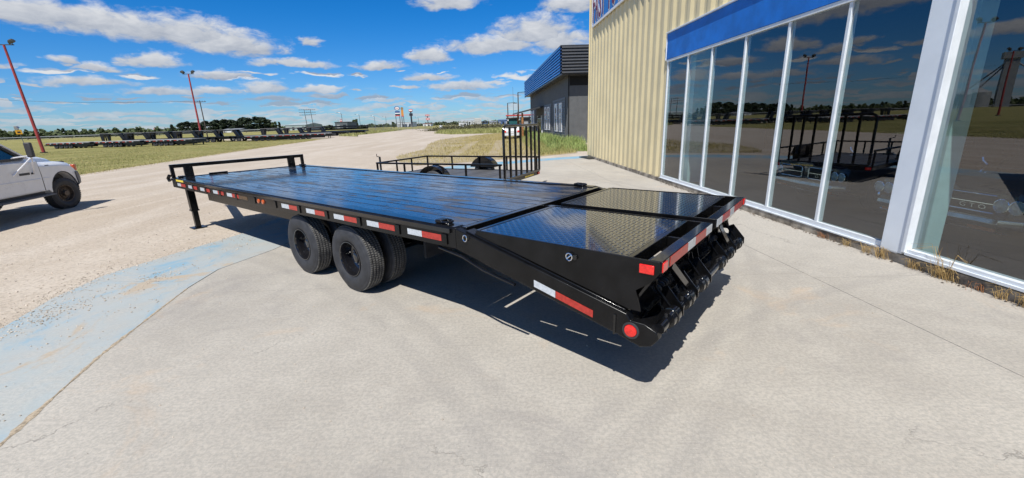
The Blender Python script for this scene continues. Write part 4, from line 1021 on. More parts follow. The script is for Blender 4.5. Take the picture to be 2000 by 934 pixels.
gbx(MB().box(-.97, GL + .3, fo_ + .0, fo_ + .09, fb - .08, fb - .002), 'fascia_trim', DARKF)
# lap siding bays with their tall windows
lap = lambda s0, s1, z0, z1: [(s0, s1, z0 + i * .19, z0 + (i + 1) * .19) for i in range(int((z1 - z0) / .19))]
for (pa_, pb_, ztop) in ((1105, 1081, 191), (1078, 1061, 203)):
    s0, s1 = sorted((galong(pa_), galong(pb_))); zt = hgt(pa_, ztop, gpt(s0))
    zz = -.05; bs = None
    while zz < zt:
        m_ = MB(); m_.prism([(zz, .032), (zz + .02, .075), (zz + .20, .045), (zz + .20, .032)], s0, s1, 'x')
        m_.v = [(x_, z_, y_) for (x_, y_, z_) in m_.v]
        gbx(m_, 'siding_board', SIDING, smooth=0); zz += .205
for (pa_, pb_, yt_, yb_) in ((1093.7, 1099, 201, 258), (1085, 1090, 203, 257), (1071, 1075, 208.5, 254), (1065, 1069, 209.5, 254), (1042, 1044.5, 216, 248), (1038.5, 1040.5, 217, 247)):
    sa, sb = sorted((galong(pa_), galong(pb_))); p = gpt((sa + sb) / 2)
    z1_, z0_ = hgt((pa_ + pb_) / 2, yt_, p), hgt((pa_ + pb_) / 2, yb_, p)
    fr_ = gbx(MB().box(sa, sb, .0, .11, z0_, z1_), 'window', WHITEF, .01)
    k = 2
    for i in range(k):
        a_, b_ = z0_ + .12 + (z1_ - z0_ - .2) * i / k, z0_ + .12 + (z1_ - z0_ - .2) * (i + .93) / k
        gbx(MB().box(sa + (sb - sa) * .34, sa + (sb - sa) * .66, .111, .114, a_, b_), 'pane', DKGLASS, 0, fr_)
# door, canopy
sa, sb = sorted((galong(1051.5), galong(1058.5))); p = gpt((sa + sb) / 2); zd = hgt(1055, 212, p)
dd = gbx(MB().box(sa, sb, .0, .10, -.05, 2.3), 'door', SEAM, .01)
gbx(MB().box(sa + .1, sb - .1, .101, .106, .3, 2.1), 'door_glass', DKGLASS, 0, dd)
gbx(MB().box(sa - .5, sa, .0, .13, -.05, 2.4), 'door_trim', WHITEF); gbx(MB().box(sb, sb + .25, .0, .13, -.05, 2.4), 'door_trim', WHITEF)
zc = hgt(1059, 211, p); zc2 = hgt(1010, 222.5, gpt(sb, 3.2))
m_ = MB(); m_.loft([[(s, y, z) for y, z in ((.05, zc - .02), (3.1, zc2 - .1), (3.1, zc2 + .06), (.05, zc + .16))] for s in (sa - 2, sb + 2)]); gbx(m_, 'canopy', DARKF)
for s in (sa - 1.6, sb + 1.6): gbx(MB().box(s - .1, s + .1, 2.35, 2.55, -.05, zc2), 'canopy_post', M('cedar_post', (.34, .15, .05), .7, var=.3, scale=4))

# ------------------------------------------------------------------ light poles, power poles, street lights
POLE_R = M('faded_red_pole', (.34, .045, .04), .55, var=.35, scale=.8); LAMPH = M('floodlight_housing', (.06, .058, .05), .45); WOOD = M('grey_pole_wood', (.075, .06, .05), .85, var=.3, scale=3); GALV = M('galvanised_pole', (.15, .155, .16), .4, .5)
LGLASS = M('floodlight_glass', (.45, .43, .34), .1)
def flood_pole(label, base, height, lean, arm_rz, s=1.):
    t = thing('light_pole', label, 'light pole', base, arm_rz, 'red floodlight poles along the lot'); top = Vector((lean[0], lean[1], height))
    MB().tube([(0, 0, -.3), top], .17 * s, 12, .11 * s).build('pole', POLE_R, t)
    MB().box(-.25, .25, -.25, .25, -.1, .12).build('base_plate', STEELDARK, t)
    MB().bar(top + Vector((-.95, 0, .03)), top + Vector((.95, 0, .03)), .09, .09).build('crossarm', LAMPH, t)
    for sx_, a in ((-.85, .55), (.85, -.4)):
        m_ = MB(); m_.M = Matrix.Translation(top + Vector((sx_, -.1, .38))) @ Matrix.Rotation(a, 4, 'Y') @ Matrix.Rotation(.5, 4, 'X')
        m_.loft([[(x_ * k, y_ * k, z) for x_, y_ in ((-.3, -.25), (.3, -.25), (.3, .25), (-.3, .25))] for z, k in ((.22, .55), (.05, .9), (-.16, 1.0))])
        f_ = m_.build('floodlight', LAMPH, t, bevel=.02)
        g_ = MB(); g_.M = m_.M; g_.box(-.26, .26, -.21, .21, -.18, -.165); g_.build('lens', LGLASS, f_)
        MB().bar(top + Vector((sx_, 0, .05)), top + Vector((sx_, -.05, .3)), .05, .05).build('bracket', LAMPH, t)
    return t
flood_pole('tall faded red floodlight pole rising just behind the white pickup', ground(86, 298) + Vector((0, 0, -.06)), 12.2, (-.5, 0, 0), .25)
flood_pole('red floodlight pole standing in the grass between the dark trailer rows', ground(396, 277) + Vector((0, 0, -.06)), 12.0, (.1, 0, 0), .1)
flood_pole('red floodlight pole farther along the lot, mirrored in the shop glass', Vector((-92, 74, -.06)), 11.5, (0, 0, 0), .3)
def power_pole(label, px, dist, ytop, arms, lean=0., cat='power pole', group=None, wide=1.2):
    b = spot(px, dist, -.06); hh = hgt(px - 7, ytop, b); t = thing('power_pole', label, cat, b, 0, group)
    MB().tube([(0, 0, -.3), (lean, 0, hh)], .16, 8, .11).build('pole', WOOD, t)
    for i in range(arms):
        z = hh - .35 - i * hh * .11; MB().box(-wide + lean, wide + lean, -.06, .06, z - .07, z + .07).build('crossarm', WOOD, t)
        for x in (-wide * .85, -wide * .4, wide * .4, wide * .85): MB().tube([(x + lean, 0, z + .07), (x + lean, 0, z + .3)], .05, 6).build('insulator', GALV, t)
    return t, b, hh
t0, b0, h0 = power_pole('dark wooden power pole close behind the red pole', 403, 120, 196, 1, 0, wide=1.6)
power_pole('wooden power pole with three crossarms, left of the pair', 601, 210, 213, 3, -.4, group='paired power poles at the lot edge', wide=2.6)
power_pole('wooden power pole with three crossarms and a transformer, right of the pair', 613, 215, 213, 3, -.4, group='paired power poles at the lot edge', wide=2.4)
w0 = b0 + Vector((0, 0, h0 - .1)); w1 = spot(-160, 135, hgt(-160, 180, spot(-160, 135)))
MBw = MB().tube([w0.lerp(w1, t) + Vector((0, 0, -6. * t * (1 - t) * 1.0)) for t in np.linspace(0, 1, 20)], .028, 5)
tag(MBw.build('overhead_wire', SEAM), 'thin overhead wire sagging across the sky from the power pole', 'wire')
def street_light(label, px, dist, yt, side=1, double=False, hcat='street light'):
    b = spot(px, dist, -.06); hh = hgt(px, yt, b); t = thing('street_light', label, hcat, b, 0, 'galvanised street lights in the distance')
    MB().tube([(0, 0, 0), (0, 0, hh - .8)] + [(-side * 1.6 * (1 - math.cos(a)) , 0, hh - .8 + .8 * math.sin(a)) for a in np.linspace(.2, PI / 2, 5)], .11, 6).build('pole', GALV, t)
    MB().box(min(-side * 1.5, -side * 2.5), max(-side * 1.5, -side * 2.5), -.12, .12, hh - .06, hh + .1).build('lamp_head', GALV, t)
for i, (px, yt, dd) in enumerate(((670, 220, 230), (704, 223, 250), (733, 226, 300), (755, 227, 330), (662, 234, 400), (818, 229, 330), (1012, 216, 300))):
    street_light(('curved street light over the parked trailers by the red striped sign', 'curved street light left of the chain link fence', 'thin street light behind the chain link fence', 'thin street light just left of the tall fuel signs', 'small distant street light left of the others', 'thin street light between the pylon signs and the round sign', 'short street light left of the tractor')[i], px, dd, yt)
def lot_light(label, px, dist, yt):
    b = spot(px, dist, -.06); hh = hgt(px, yt, b); t = thing('lot_light', label, 'light pole', b)
    MB().tube([(0, 0, 0), (.0, 0, hh)], .14, 8, .09).build('pole', WOOD, t); MB().bar((0, 0, hh), (1.6, 0, hh + .05), .1, .1).build('arm', LAMPH, t); MB().box(1.2, 2.0, -.2, .2, hh - .12, hh + .03).build('lamp_head', LAMPH, t)
lot_light('short armed lot light left of the antenna mast', 992.5, 95, 201); lot_light('taller armed lot light beside the blue fascia', 1013, 80, 180)
b = spot(1003.5, 88, -.06); hh = hgt(1003.5, 169, b)
m_ = MB().tube([(0, 0, 0), (0, 0, hh * .4), (0, 0, hh)], .07, 6, .025); o = m_.build('antenna_mast', GALV); o.location = b; tag(o, 'slender antenna mast standing behind the tractor', 'mast')

# ------------------------------------------------------------------ rows of parked trailers
DKTR = M('parked_trailer_black', (.012, .012, .013), .35, var=.3); SILV = M('bright_deck_edge', (.42, .41, .40), .45, var=.25, scale=1.5)
def wheelset(parent, us, vs, r=.39):
    me = wheelset.me.get(r)
    if me is None:
        me = MB().lathe([(.1, .1), (.12, r * .6), (.11, r * .9), (.09, r), (-.09, r), (-.11, r * .9), (-.12, r * .6), (-.1, .1)], 20, 'y', closed=True).mesh('wheel', RUBBER); wheelset.me[r] = me
    for u in us:
        for v in vs: o = put(me, 'wheel', parent); o.location = (u, v, r)
wheelset.me = {}
def far_flatbed(label, loc, rz, L=9.5, group=None):
    t = thing('parked_flatbed', label, 'trailer', loc, rz, group)
    MB().box(0, L, -1.25, 1.25, .86, .93).build('deck', SILV, t)
    MB().box(0, L, -1.27, 1.27, .66, .858).build('side_rail', DKTR, t); MB().box(.2, L + .3, -.95, .95, .40, .655).build('frame', DKTR, t); MB().box(1.2, L - 1.2, -.8, .8, .16, .395).build('underside_fill', DKTR, t)  # lowest box is added to darken the shaded underside
    for k in range(int(L / 1.2)):
        MB().box(.3 + k * 1.2, .75 + k * 1.2, -1.285, 1.285, .72, .80).build('red_reflector_tape', TAPE_R, t, smooth=0); MB().box(.8 + k * 1.2, 1.05 + k * 1.2, -1.284, 1.284, .72, .80).build('white_reflector_tape', TAPE_W, t, smooth=0)
    wheelset(t, (1.6, 2.5, 3.4, 4.3), (-1.0, 1.0)); MB().bar((L - .3, .9, .0), (L - .3, .9, .66), .12, .12).build('jack', DKTR, t); MB().bar((L - .3, -.9, .0), (L - .3, -.9, .66), .12, .12).build('jack', DKTR, t)
    MB().bar((.0, 0, .7), (-1.5, 0, .5), .9, .12).build('beaver_tail', DKTR, t)
    return t
def gooseneck(label, loc, rz, group):
    t = thing('gooseneck_trailer', label, 'trailer', loc, rz, group); L = 9.; t.scale = (1.1, 1.1, 1.02)
    MB().box(0, L, -1.25, 1.25, .80, .93).build('deck', DKTR, t); MB().box(.3, L, -.6, .6, .45, .795).build('frame', DKTR, t)
    m_ = MB(); m_.prism([(L - .2, .80), (L + .25, .80), (L + .75, 1.86), (L + 2.8, 1.86), (L + 3.0, .75), (L + 3.25, .75), (L + 3.35, 2.02), (L + .25, 2.02), (L - .2, 1.0)], -.75, -.5, 'y'); m_.prism([(L - .2, .80), (L + .25, .80), (L + .75, 1.86), (L + 2.8, 1.86), (L + 3.0, .75), (L + 3.25, .75), (L + 3.35, 2.02), (L + .25, 2.02), (L - .2, 1.0)], .5, .75, 'y'); m_.box(L + 2.9, L + 3.2, -.5, .5, 1.55, 2.0); m_.build('neck', DKTR, t)
    MB().box(L + .3, L + 3.3, -.78, .78, 2.025, 2.06).build('neck_plate', SILV, t)
    MB().tube([(L + 3.1, 0, .7), (L + 3.1, 0, 1.6)], .09, 8).build('coupler', DKTR, t)
    for v in (-.95, .95): MB().bar((L + .1, v, 0), (L + .1, v, 1.1), .13, .13).build('jack', DKTR, t)
    wheelset(t, (2.6, 3.5), (-1.0, 1.0))
    return t
gpx = [(214, 76), (260, 76.5), (303, 77), (355, 78), (397, 79), (436, 80), (521, 92), (565, 98), (609, 105)]
g0 = None; names_ = ('leftmost of the row, nearest the highway', 'second from the left', 'third from the left', 'fourth from the left, left of the red pole', 'just left of the second red pole', 'just right of the red pole', 'below the dark trees, left of the gap', 'below the far hangar', 'rightmost of the row, by the power poles')
for i, (px, dd) in enumerate(gpx):
    p = spot(px, dd, -.05); rz = PI + .12; c_, s_ = math.cos(rz), math.sin(rz); loc = p - Vector((c_ * 12.6, s_ * 12.6, 0))
    lb = 'black gooseneck trailer with raised neck, ' + names_[i]
    if g0 is None: g0 = gooseneck(lb, loc, rz, 'gooseneck trailers parked in a row beyond the grass')
    else: dup(g0, loc, rz, lb)
A = ground(104, 289) + Vector((0, 0, .01)); Bp = ground(394, 282.5) + Vector((0, 0, .01)); A = spot(100, 70, -.05); Bp = spot(392, 66, -.05)
f0 = None
fl = ('long low flatbed trailer in the grass, left end of the front row', 'long low flatbed trailer in the grass, middle of the front row', 'long low flatbed trailer in the grass beside the red pole')
dv = (Bp - A); seg_ = dv.length / 3
for i in range(3):
    loc = A + dv * ((i + .03) / 3); rz = math.atan2(dv.y, dv.x)
    if f0 is None: f0 = far_flatbed(fl[0], loc, rz, seg_ - .8, 'low flatbeds lined up in the grass')
    else: dup(f0, loc, rz, fl[i])
A = spot(472, 74, -.05); Bp = spot(612, 80, -.05); dv = Bp - A
dup(f0, A + dv * .02, math.atan2(dv.y, dv.x), 'low flatbed trailer at the edge of the gravel, left of its pair'); dup(f0, A + dv * .52, math.atan2(dv.y, dv.x), 'low flatbed trailer at the edge of the gravel, right of its pair')
# dense dark rank of trailers nose to the camera
def rank_trailer(label, loc, rz, hh):
    t = thing('stacked_trailer', label, 'trailer', loc, rz, 'dark trailers ranked behind the gravel road')
    for k in range(hh):
        z = .55 + k * .62
        MB().box(0, 6.5, -1.15, 1.15, z, z + .16).build('deck', DKTR, t)
        MB().box(0, 6.5, -1.2, -1.1, z + .16, z + .42).build('rail', DKTR, t); MB().box(0, 6.5, 1.1, 1.2, z + .16, z + .42).build('rail', DKTR, t)
    wheelset(t, (2.4, 3.3), (-1.0, 1.0)); MB().bar((6.5, 0, .5), (8, 0, .5), .9, .15).build('tongue', DKTR, t)
    return t
rk = None
for i, (px, dd, hh) in enumerate(((636, 112, 3), (649, 113, 3), (662, 114, 3), (675, 116, 3), (688, 118, 3), (701, 120, 3), (713, 122, 3))):
    lb = ('stack of three black trailers beside the last gooseneck', 'stack of three black trailers, second in the rank', 'stack of three black trailers, third in the rank', 'stack of three black trailers, middle of the rank', 'stack of three black trailers below the flat grey shed', 'stack of three black trailers, last but one before the fence', 'stack of three black trailers touching the chain link fence')[i]
    if rk is None: rk = rank_trailer(lb, spot(px, dd, -.05), 2.7, hh)
    else: dup(rk, spot(px, dd, -.05), 2.7 + random.uniform(-.06, .06), lb)

# ------------------------------------------------------------------ fences, signs, distant buildings
FENCE = M('fence_wire', (.25, .26, .27), .5, .4)
A = spot(716, 136, -.06); Bp = spot(842, 165, -.06); dv = Bp - A; L = dv.length
fe = thing('chain_link_fence', 'grey chain link fence along the far side of the gravel road', 'fence', A, math.atan2(dv.y, dv.x))
for k in range(10): MB().tube([(L * k / 9, 0, 0), (L * k / 9, 0, 2.2)], .055, 6).build('post', FENCE, fe)
MB().tube([(0, 0, 2.15), (L, 0, 2.15)], .03, 5).build('top_rail', FENCE, fe)
m_ = MB()
for k in range(int(L / .42)):
    m_.bar((k * .42, 0, .1), (k * .42 + .35, 0, 2.1), .014, .014); m_.bar((k * .42 + .35, .01, .1), (k * .42, .01, 2.1), .014, .014)
tag(m_.build('wire_mesh', FENCE, fe, smooth=0, fix=False), kind='stuff')
A = spot(850, 190, -.06); Bp = spot(985, 150, -.06); dv = Bp - A; L = dv.length
fe2 = thing('field_fence', 'thin wire fence behind the shrubs right of the gravel road', 'fence', A, math.atan2(dv.y, dv.x))
for k in range(12): MB().tube([(L * k / 11, 0, 0), (L * k / 11, 0, 2.3)], .05, 5).build('post', FENCE, fe2)
for z in (.6, 1.3, 2.2): MB().tube([(0, 0, z), (L, 0, z)], .015, 4).build('wire', FENCE, fe2)

def matc(name, col, r=.6): return M(name, col, r, var=.1, scale=.4)
def far_box(name, label, cat, pxa, pxb, ytop, dist, depth, col, roofcol=None, gable=0., doors=0, group=None, base=None):
    pm_ = (pxa + pxb) / 2; a = spot(pxa, dist, -.06); b_ = spot(pxb, dist, -.06); w = (b_ - a).length; hh = max(2.2, hgt(pm_, ytop, spot(pm_, dist)))
    t = thing(name, label, cat, a, math.atan2((b_ - a).y, (b_ - a).x), group); m1 = matc(name + '_wall', col); m2 = matc(name + '_roof', roofcol or [c * .6 for c in col])
    eave = hh * (1 - gable)
    MB().box(0, w, 0, depth, 0, eave).build('wall', m1, t)
    if gable: MB().prism([(-.3, eave), (depth + .3, eave), (depth / 2, hh)], -.3, w + .3, 'x').build('roof', m2, t)
    else: MB().box(-.2, w + .2, -.2, depth + .2, eave + .01, eave + .35).build('roof', m2, t)
    for k in range(doors):
        x = w * (k + .3) / doors; MB().box(x, x + w / doors * .45, -.08, -.005, 0, eave * .7).build('door' if k % 2 == 0 else 'window', DKGLASS if k % 2 else matc('door_paint', (.3, .3, .3)), t)
    return t
far_box('warehouse', 'pale green grey warehouse below the paired power poles', 'building', 558, 597, 240.5, 330, 30, (.30, .36, .35), (.36, .42, .42), .25, 4)
far_box('shed', 'small white shed left of the warehouse with a grey roof', 'building', 430, 463, 251, 240, 14, (.6, .6, .6), (.22, .24, .27), .3, 2)
far_box('shed', 'flat dark grey shed under the red striped sign', 'building', 655, 679, 239, 260, 16, (.10, .115, .125), None, 0, 2)
far_box('depot', 'long red roofed depot left of the red pole', 'building', 276, 345, 255.5, 420, 20, (.45, .13, .1), (.42, .10, .08), .3, 5)
far_box('farmhouse', 'grey roofed farmhouse among the left hand trees', 'building', 108, 150, 257, 300, 18, (.45, .45, .44), (.16, .17, .18), .45, 3)
far_box('service_station', 'pale service station building below the fuel signs', 'building', 776, 804, 239, 390, 22, (.55, .58, .60), (.5, .53, .56), 0, 4)
far_box('diner', 'low white diner under the round red sign', 'building', 826, 841, 242.5, 430, 14, (.7, .7, .7), (.45, .1, .1), 0, 2)
far_box('warehouse', 'long low white warehouse across the field, left of the box truck', 'building', 900, 929, 234, 420, 25, (.58, .6, .62), (.5, .52, .55), .15, 6)
far_box('warehouse', 'blue walled workshop left of the tractor', 'building', 973, 992, 233, 330, 20, (.06, .12, .28), (.10, .16, .3), .2, 3)
far_box('warehouse', 'white gabled workshop right of the box truck', 'building', 956, 970, 236, 380, 20, (.55, .56, .58), (.2, .22, .25), .35, 2)
far_box('portable_office', 'low white portable cabin in the field before the warehouse', 'cabin', 896, 912, 242, 230, 6, (.68, .68, .68), None, 0, 2)
far_box('site_shed', 'dark long shed behind the canopy post', 'building', 1018, 1036, 231, 110, 8, (.02, .022, .025), (.03, .03, .03), 0, 1)
# box truck
b = spot(927, 250, -.06); t = thing('box_truck', 'white box truck seen end on at the end of the field', 'truck', b, .1)
hh = hgt(933, 230.5, b); wv = 13 / 855 * 250
MB().box(0, wv, 0, 9, 1.0, hh).build('box_body', matc('truck_box_white', (.6, .58, .55)), t); MB().box(.3, wv - .3, -.05, -.01, 1.2, hh - .4).build('rear_door', matc('truck_door', (.45, .44, .42)), t); MB().box(.2, wv - .2, -.1, .2, .6, .95).build('bumper', SEAM, t)
wheelset(t, (.5, wv - .5), (1.5,), .5)
b = spot(941, 255, -.06); t = thing('cab_truck', 'blue cabbed truck parked beside the white box truck', 'truck', b, .1)
MB().box(0, 3.6, 0, 6, .6, 2.6).build('body', matc('truck_blue', (.05, .10, .2)), t, bevel=.2); MB().box(.3, 3.3, -.03, .5, 1.6, 2.4).build('windscreen', DKGLASS, t); wheelset(t, (.5, 3.1), (1.0,), .5)

# pylon signs
REDS = matc('sign_red', (.55, .04, .035)); WHT = matc('sign_white_panel', (.78, .78, .78)); NAVY = matc('sign_navy', (.015, .05, .22)); ORNG = matc('sign_orange', (.62, .26, .05)); BLK = matc('sign_black', (.015, .018, .03))
def at(px, py, dist): b = spot(px, dist); return Vector((b.x, b.y, hgt(px, py, b)))
D_ = 380
def sign_frame(label, px, name='pylon_sign'):
    b = spot(px, D_, -.06); t = thing(name, label, 'sign', b, math.atan2(-b.x, b.y) * -1 * 0 + math.atan2(b.y, b.x) - PI / 2); return t, b
pxm = lambda n: n / 855 * D_ * 1.03
t, b = sign_frame('tall fuel sign with blue ringed white oval over blue and black panels', 778.5)
Hh = lambda py: hgt(779, py, b)
m_ = MB(); m_.lathe([(-.5, .001), (-.5, 1), (.5, 1), (.5, .001)], 32, 'y'); m_.v = [(x_ * pxm(5.2), y_, Hh(211.6) + z_ * (Hh(207.5) - Hh(211.6))) for x_, y_, z_ in m_.v]; ov = m_.build('oval_sign', NAVY, t)
m_ = MB(); m_.lathe([(-.6, .001), (-.6, .8), (-.5, .8), (-.5, .001)], 32, 'y'); m_.v = [(x_ * pxm(5.0), y_, Hh(211.6) + z_ * (Hh(207.8) - Hh(211.6))) for x_, y_, z_ in m_.v]; m_.build('oval_face', WHT, ov)
text_obj('Esso', t, 'lettering', REDS, -pxm(2.9), Hh(213.0), Hh(210.0) - Hh(213.0), pxm(5.8), y=-.62)
for (y0_, y1_, mt, nm) in ((220.2, 217.1, NAVY, 'blue_panel'), (222.3, 220.4, WHT, 'white_panel'), (225.0, 222.5, BLK, 'black_panel'), (226.8, 225.2, REDS, 'red_panel')): MB().box(-pxm(4.3), pxm(4.5), -.4, .4, Hh(y0_), Hh(y1_)).build(nm, mt, t)
for x in (-pxm(3.6), pxm(3.6)): MB().box(x - .3, x + .3, -.3, .3, 0, Hh(227)).build('leg', GALV, t)
t, b = sign_frame('narrow orange fuel sign with a yellow brown top, right of the oval sign', 788)
MB().box(-pxm(2.2), pxm(2.2), -.4, .4, Hh(226), Hh(214.8)).build('orange_panel', ORNG, t); MB().lathe([(-.45, .001), (-.45, pxm(2.6)), (.45, pxm(2.6)), (.45, .001)], 20, 'y', (0, 0, Hh(212.2))).build('round_top', matc('sign_bronze', (.30, .2, .1)), t); MB().box(-pxm(2.2), pxm(2.2), -.45, .35, Hh(228), Hh(226.2)).build('foot_panel', REDS, t)
for x in (-pxm(1.6), pxm(1.6)): MB().box(x - .3, x + .3, -.3, .3, 0, Hh(228)).build('leg', GALV, t)
t, b = sign_frame('pylon sign on one thick black column with a red and white board', 804.5)
MB().box(-pxm(3.5), pxm(3.5), -.5, .5, Hh(219), Hh(214)).build('board', REDS, t, bevel=.4); MB().box(-pxm(2.8), pxm(2.8), -.56, -.5, Hh(217.6), Hh(215.2)).build('white_panel', WHT, t); MB().box(-pxm(1.3), pxm(1.3), -.3, .3, Hh(220.3), Hh(219)).build('neck', BLK, t)
MB().box(-pxm(3.2), pxm(3.2), -.5, .5, Hh(227), Hh(222)).build('lower_board', BLK, t); MB().box(-pxm(1.5), pxm(1.5), -.5, .5, 0, Hh(227)).build('column', BLK, t); MB().box(-.5, .5, -.3, .3, Hh(222), Hh(220)).build('neck', BLK, t)
t, b = sign_frame('round topped red sign over a square red board on a thin post', 836)
m_ = MB(); m_.lathe([(-.4, .001), (-.4, 1), (.4, 1), (.4, .001)], 28, 'y'); m_.v = [(x_ * pxm(4.3), y_, Hh(226.8) + z_ * pxm(1.4)) for x_, y_, z_ in m_.v]; m_.build('red_oval', REDS, t)
MB().box(-pxm(2.8), pxm(2.8), -.42, -.40, Hh(227.2), Hh(226.4)).build('white_stripe', WHT, t); MB().box(-pxm(5), pxm(4.6), -.2, .2, Hh(229.7), Hh(229.2)).build('crossbar', GALV, t)
MB().box(-pxm(3.1), pxm(3.5), -.4, .4, Hh(236.3), Hh(232.2)).build('square_board', REDS, t); MB().box(-pxm(2.2), pxm(2.5), -.44, -.4, Hh(235), Hh(233.4)).build('white_panel', WHT, t); MB().box(-.35, .35, -.3, .3, 0, Hh(227)).build('post', GALV, t)
t, b = sign_frame('small red and white striped sign above the flat dark shed', 668); D_s = D_
for k, mt in enumerate((REDS, WHT, REDS, WHT, REDS)): MB().box(-pxm(2.2), pxm(2.2), -.3, .3, hgt(668, 233.6 + k * 1.35 + 1.3, b), hgt(668, 233.6 + k * 1.35, b)).build('stripe_panel', mt, t)
MB().box(-.3, .3, -.25, .25, 0, hgt(668, 240, b)).build('post', GALV, t)
t, b = sign_frame('small red topped sign beyond the goosenecks', 304)
MB().box(-pxm(1.6), pxm(1.6), -.3, .3, hgt(304, 255, b), hgt(304, 250, b)).build('board', matc('sign_pale', (.6, .25, .25)), t); MB().box(-.3, .3, -.2, .2, 0, hgt(304, 255, b)).build('post', GALV, t)
b = spot(861, 128, -.06); t = thing('notice_board', 'blank white notice board beside the shrubs at the road bend', 'sign', b, .1)
hh0, hh1 = hgt(861, 252, b), hgt(861, 245, b); MB().box(-.55, .55, -.03, .03, max(.2, hh0), hh1).build('board', WHT, t, bevel=.02)
for x in (-.4, .4): MB().box(x - .05, x + .05, .031, .1, 0, hh1 - .1).build('post', WOOD, t)
b = spot(46, 118, -.06); t = thing('warning_sign', 'yellow warning sign with a beacon box beside the highway', 'sign', b, .65)
zz = [hgt(41, y, b) for y in (262, 253, 252.5, 246)]; YEL = matc('sign_yellow', (.72, .36, .02))
m_ = MB(); m_.bar((-.25, 0, 0), (-.6, 0, zz[3]), .11, .11); m_.build('post', GALV, t)
MB().box(-1.1, .1, -.16, -.08, zz[0], zz[1]).build('sign_panel', YEL, t, bevel=.03); MB().box(-.80, -.22, -.19, -.161, zz[0] + .35, zz[1] - .45).build('black_symbol', SEAM, t); MB().box(-1.15, -.35, -.25, .15, zz[2], zz[3]).build('beacon_box', matc('beacon_grey', (.28, .27, .26)), t, bevel=.04); MB().bar((-.6, 0, zz[3]), (-.2, -.3, zz[3] - .4), .5, .05).build('solar_panel', NAVY, t)

# highway on its low embankment
HWY = M('far_asphalt', (.34, .325, .30), .85, var=.1, scale=.05)
m_ = MB(); m_.add([(-900, 150, 1.30), (-52, 168, 1.15), (-52, 180, 1.15), (-900, 164, 1.30)], [(0, 1, 2, 3)]); o = m_.build('highway', HWY, smooth=0, fix=False); o['kind'] = 'structure'
m_ = MB(); m_.add([(-900, 128, -.058), (-50, 146, -.058), (-52, 168, 1.14), (-900, 150, 1.29), (-900, 166, 1.29), (-52, 182, 1.14), (-50, 200, -.058), (-900, 184, -.058)], [(0, 1, 2, 3), (3, 2, 5, 4), (4, 5, 6, 7), (1, 6, 5, 2)]); o = m_.build('embankment', FIELD, smooth=0, fix=False); o['kind'] = 'structure'
t = thing('guard_rail', 'thin grey guard rail along the far highway', 'guard rail', (-170, 162, 1.2), .02)
MB().box(-130, 110, -.05, .05, .55, .85).build('rail', matc('rail_grey', (.22, .23, .24)), t)
for k in range(30): MB().box(-128 + k * 8, -127.8 + k * 8, .051, .2, -.3, .8).build('post', WOOD, t)

# ------------------------------------------------------------------ tractor, parked car
b = spot(1001, 60, -.04); t = thing('tractor', 'dark cabbed tractor parked behind the white car near the grey building', 'tractor', b, .1)
TG = matc('tractor_dark', (.03, .035, .03), .4); TEAL = M('cab_glass', (.03, .12, .13), .08)
zt0 = hgt(1001, 229, b)
MB().box(-.8, .8, -.6, 1.0, 1.1, 1.5).build('fender_deck', TG, t, bevel=.05); MB().box(-.35, .35, 1.0, 3.0, .9, 1.6).build('hood', TG, t, bevel=.08)
cb_ = MB().box(-.62, .62, -.5, .9, 1.5, zt0 - .2).build('cab', TEAL, t, bevel=.03)
for x in (-.62, .62):
    for y in (-.5, .9): MB().box(x - .05, x + .05, y - .05, y + .05, 1.5, zt0 - .2).build('cab_pillar', TG, t)
MB().box(-.8, .8, -.7, 1.1, zt0 - .2, zt0).build('cab_roof', TG, t, bevel=.06)
for x in (-.95, .95):
    w_ = MB().lathe([(.22, .3), (.24, .6), (.2, .8), (-.2, .8), (-.24, .6), (-.22, .3)], 24, 'x', (x, .2, .8)).build('rear_wheel', RUBBER, t); MB().lathe([(-.15, .31), (-.1, .001)], 16, 'x', (x, .2, .8)).build('rim', matc('rim_yellow', (.5, .4, .1)), w_)
    MB().lathe([(.12, .2), (.13, .45), (-.13, .45), (-.12, .2)], 18, 'x', (x * .8, 2.6, .46)).build('front_wheel', RUBBER, t)
    MB().lathe([(-.05, .12), (.05, .1), (.05, .001)], 12, 'y', (x * .75, -.75, zt0 - .3)).build('work_lamp', WHT, t)
b = spot(1012, 70, -.05); t = thing('shelter_roof', 'thin red and white edged shelter roof behind the tractor', 'shelter', b, 0)
z = hgt(1012, 225, b); MB().box(-1.9, 2.0, 0, 3, z - .1, z + .08).build('roof_panel', WHT, t); MB().box(-1.95, 2.05, -.06, -.005, z - .02, z + .12).build('red_edge', REDS, t)
for x in (-1.7, 0, 1.8): MB().box(x - .06, x + .06, .2, .32, 0, z - .1).build('post', STEELDARK, t)
b = spot(986, 47, -.03); t = thing('parked_car', 'white hatchback seen from behind through the small trailer\'s gate', 'car', b, PI / 2 + .0)
zr = hgt(995, 243.5, b); CW = matc('car_white', (.62, .63, .64), .3)
b2 = 0
def cs(y, prof): return [(p[0], y, p[1]) for p in prof]
prof = [(0, .35), (-.05, .9), (.1, 1.0), (.4, zr - .05), (.8, zr), (2.0, zr - .02), (2.7, .98), (3.8, .85), (3.95, .4)]
m_ = MB(); m_.loft([[(p[0], y, p[1] if p[1] < 1.0 or k else p[1] - .1) for p in prof] for y, k in ((-1.55, 0), (-1.4, 1), (.0, 1), (.15, 0))]); m_.build('body', CW, t, bevel=.05)
MB().bar((.16, -.7, 1.06), (.36, -.7, zr - .12), 1.2, .03, (0, 0, 1)).build('rear_window', DKGLASS, t)
for y in (-1.42, .02): MB().box(-.065, .05, y - .12, y + .12, .72, .92).build('tail_lamp', REDLENS, t, bevel=.02)
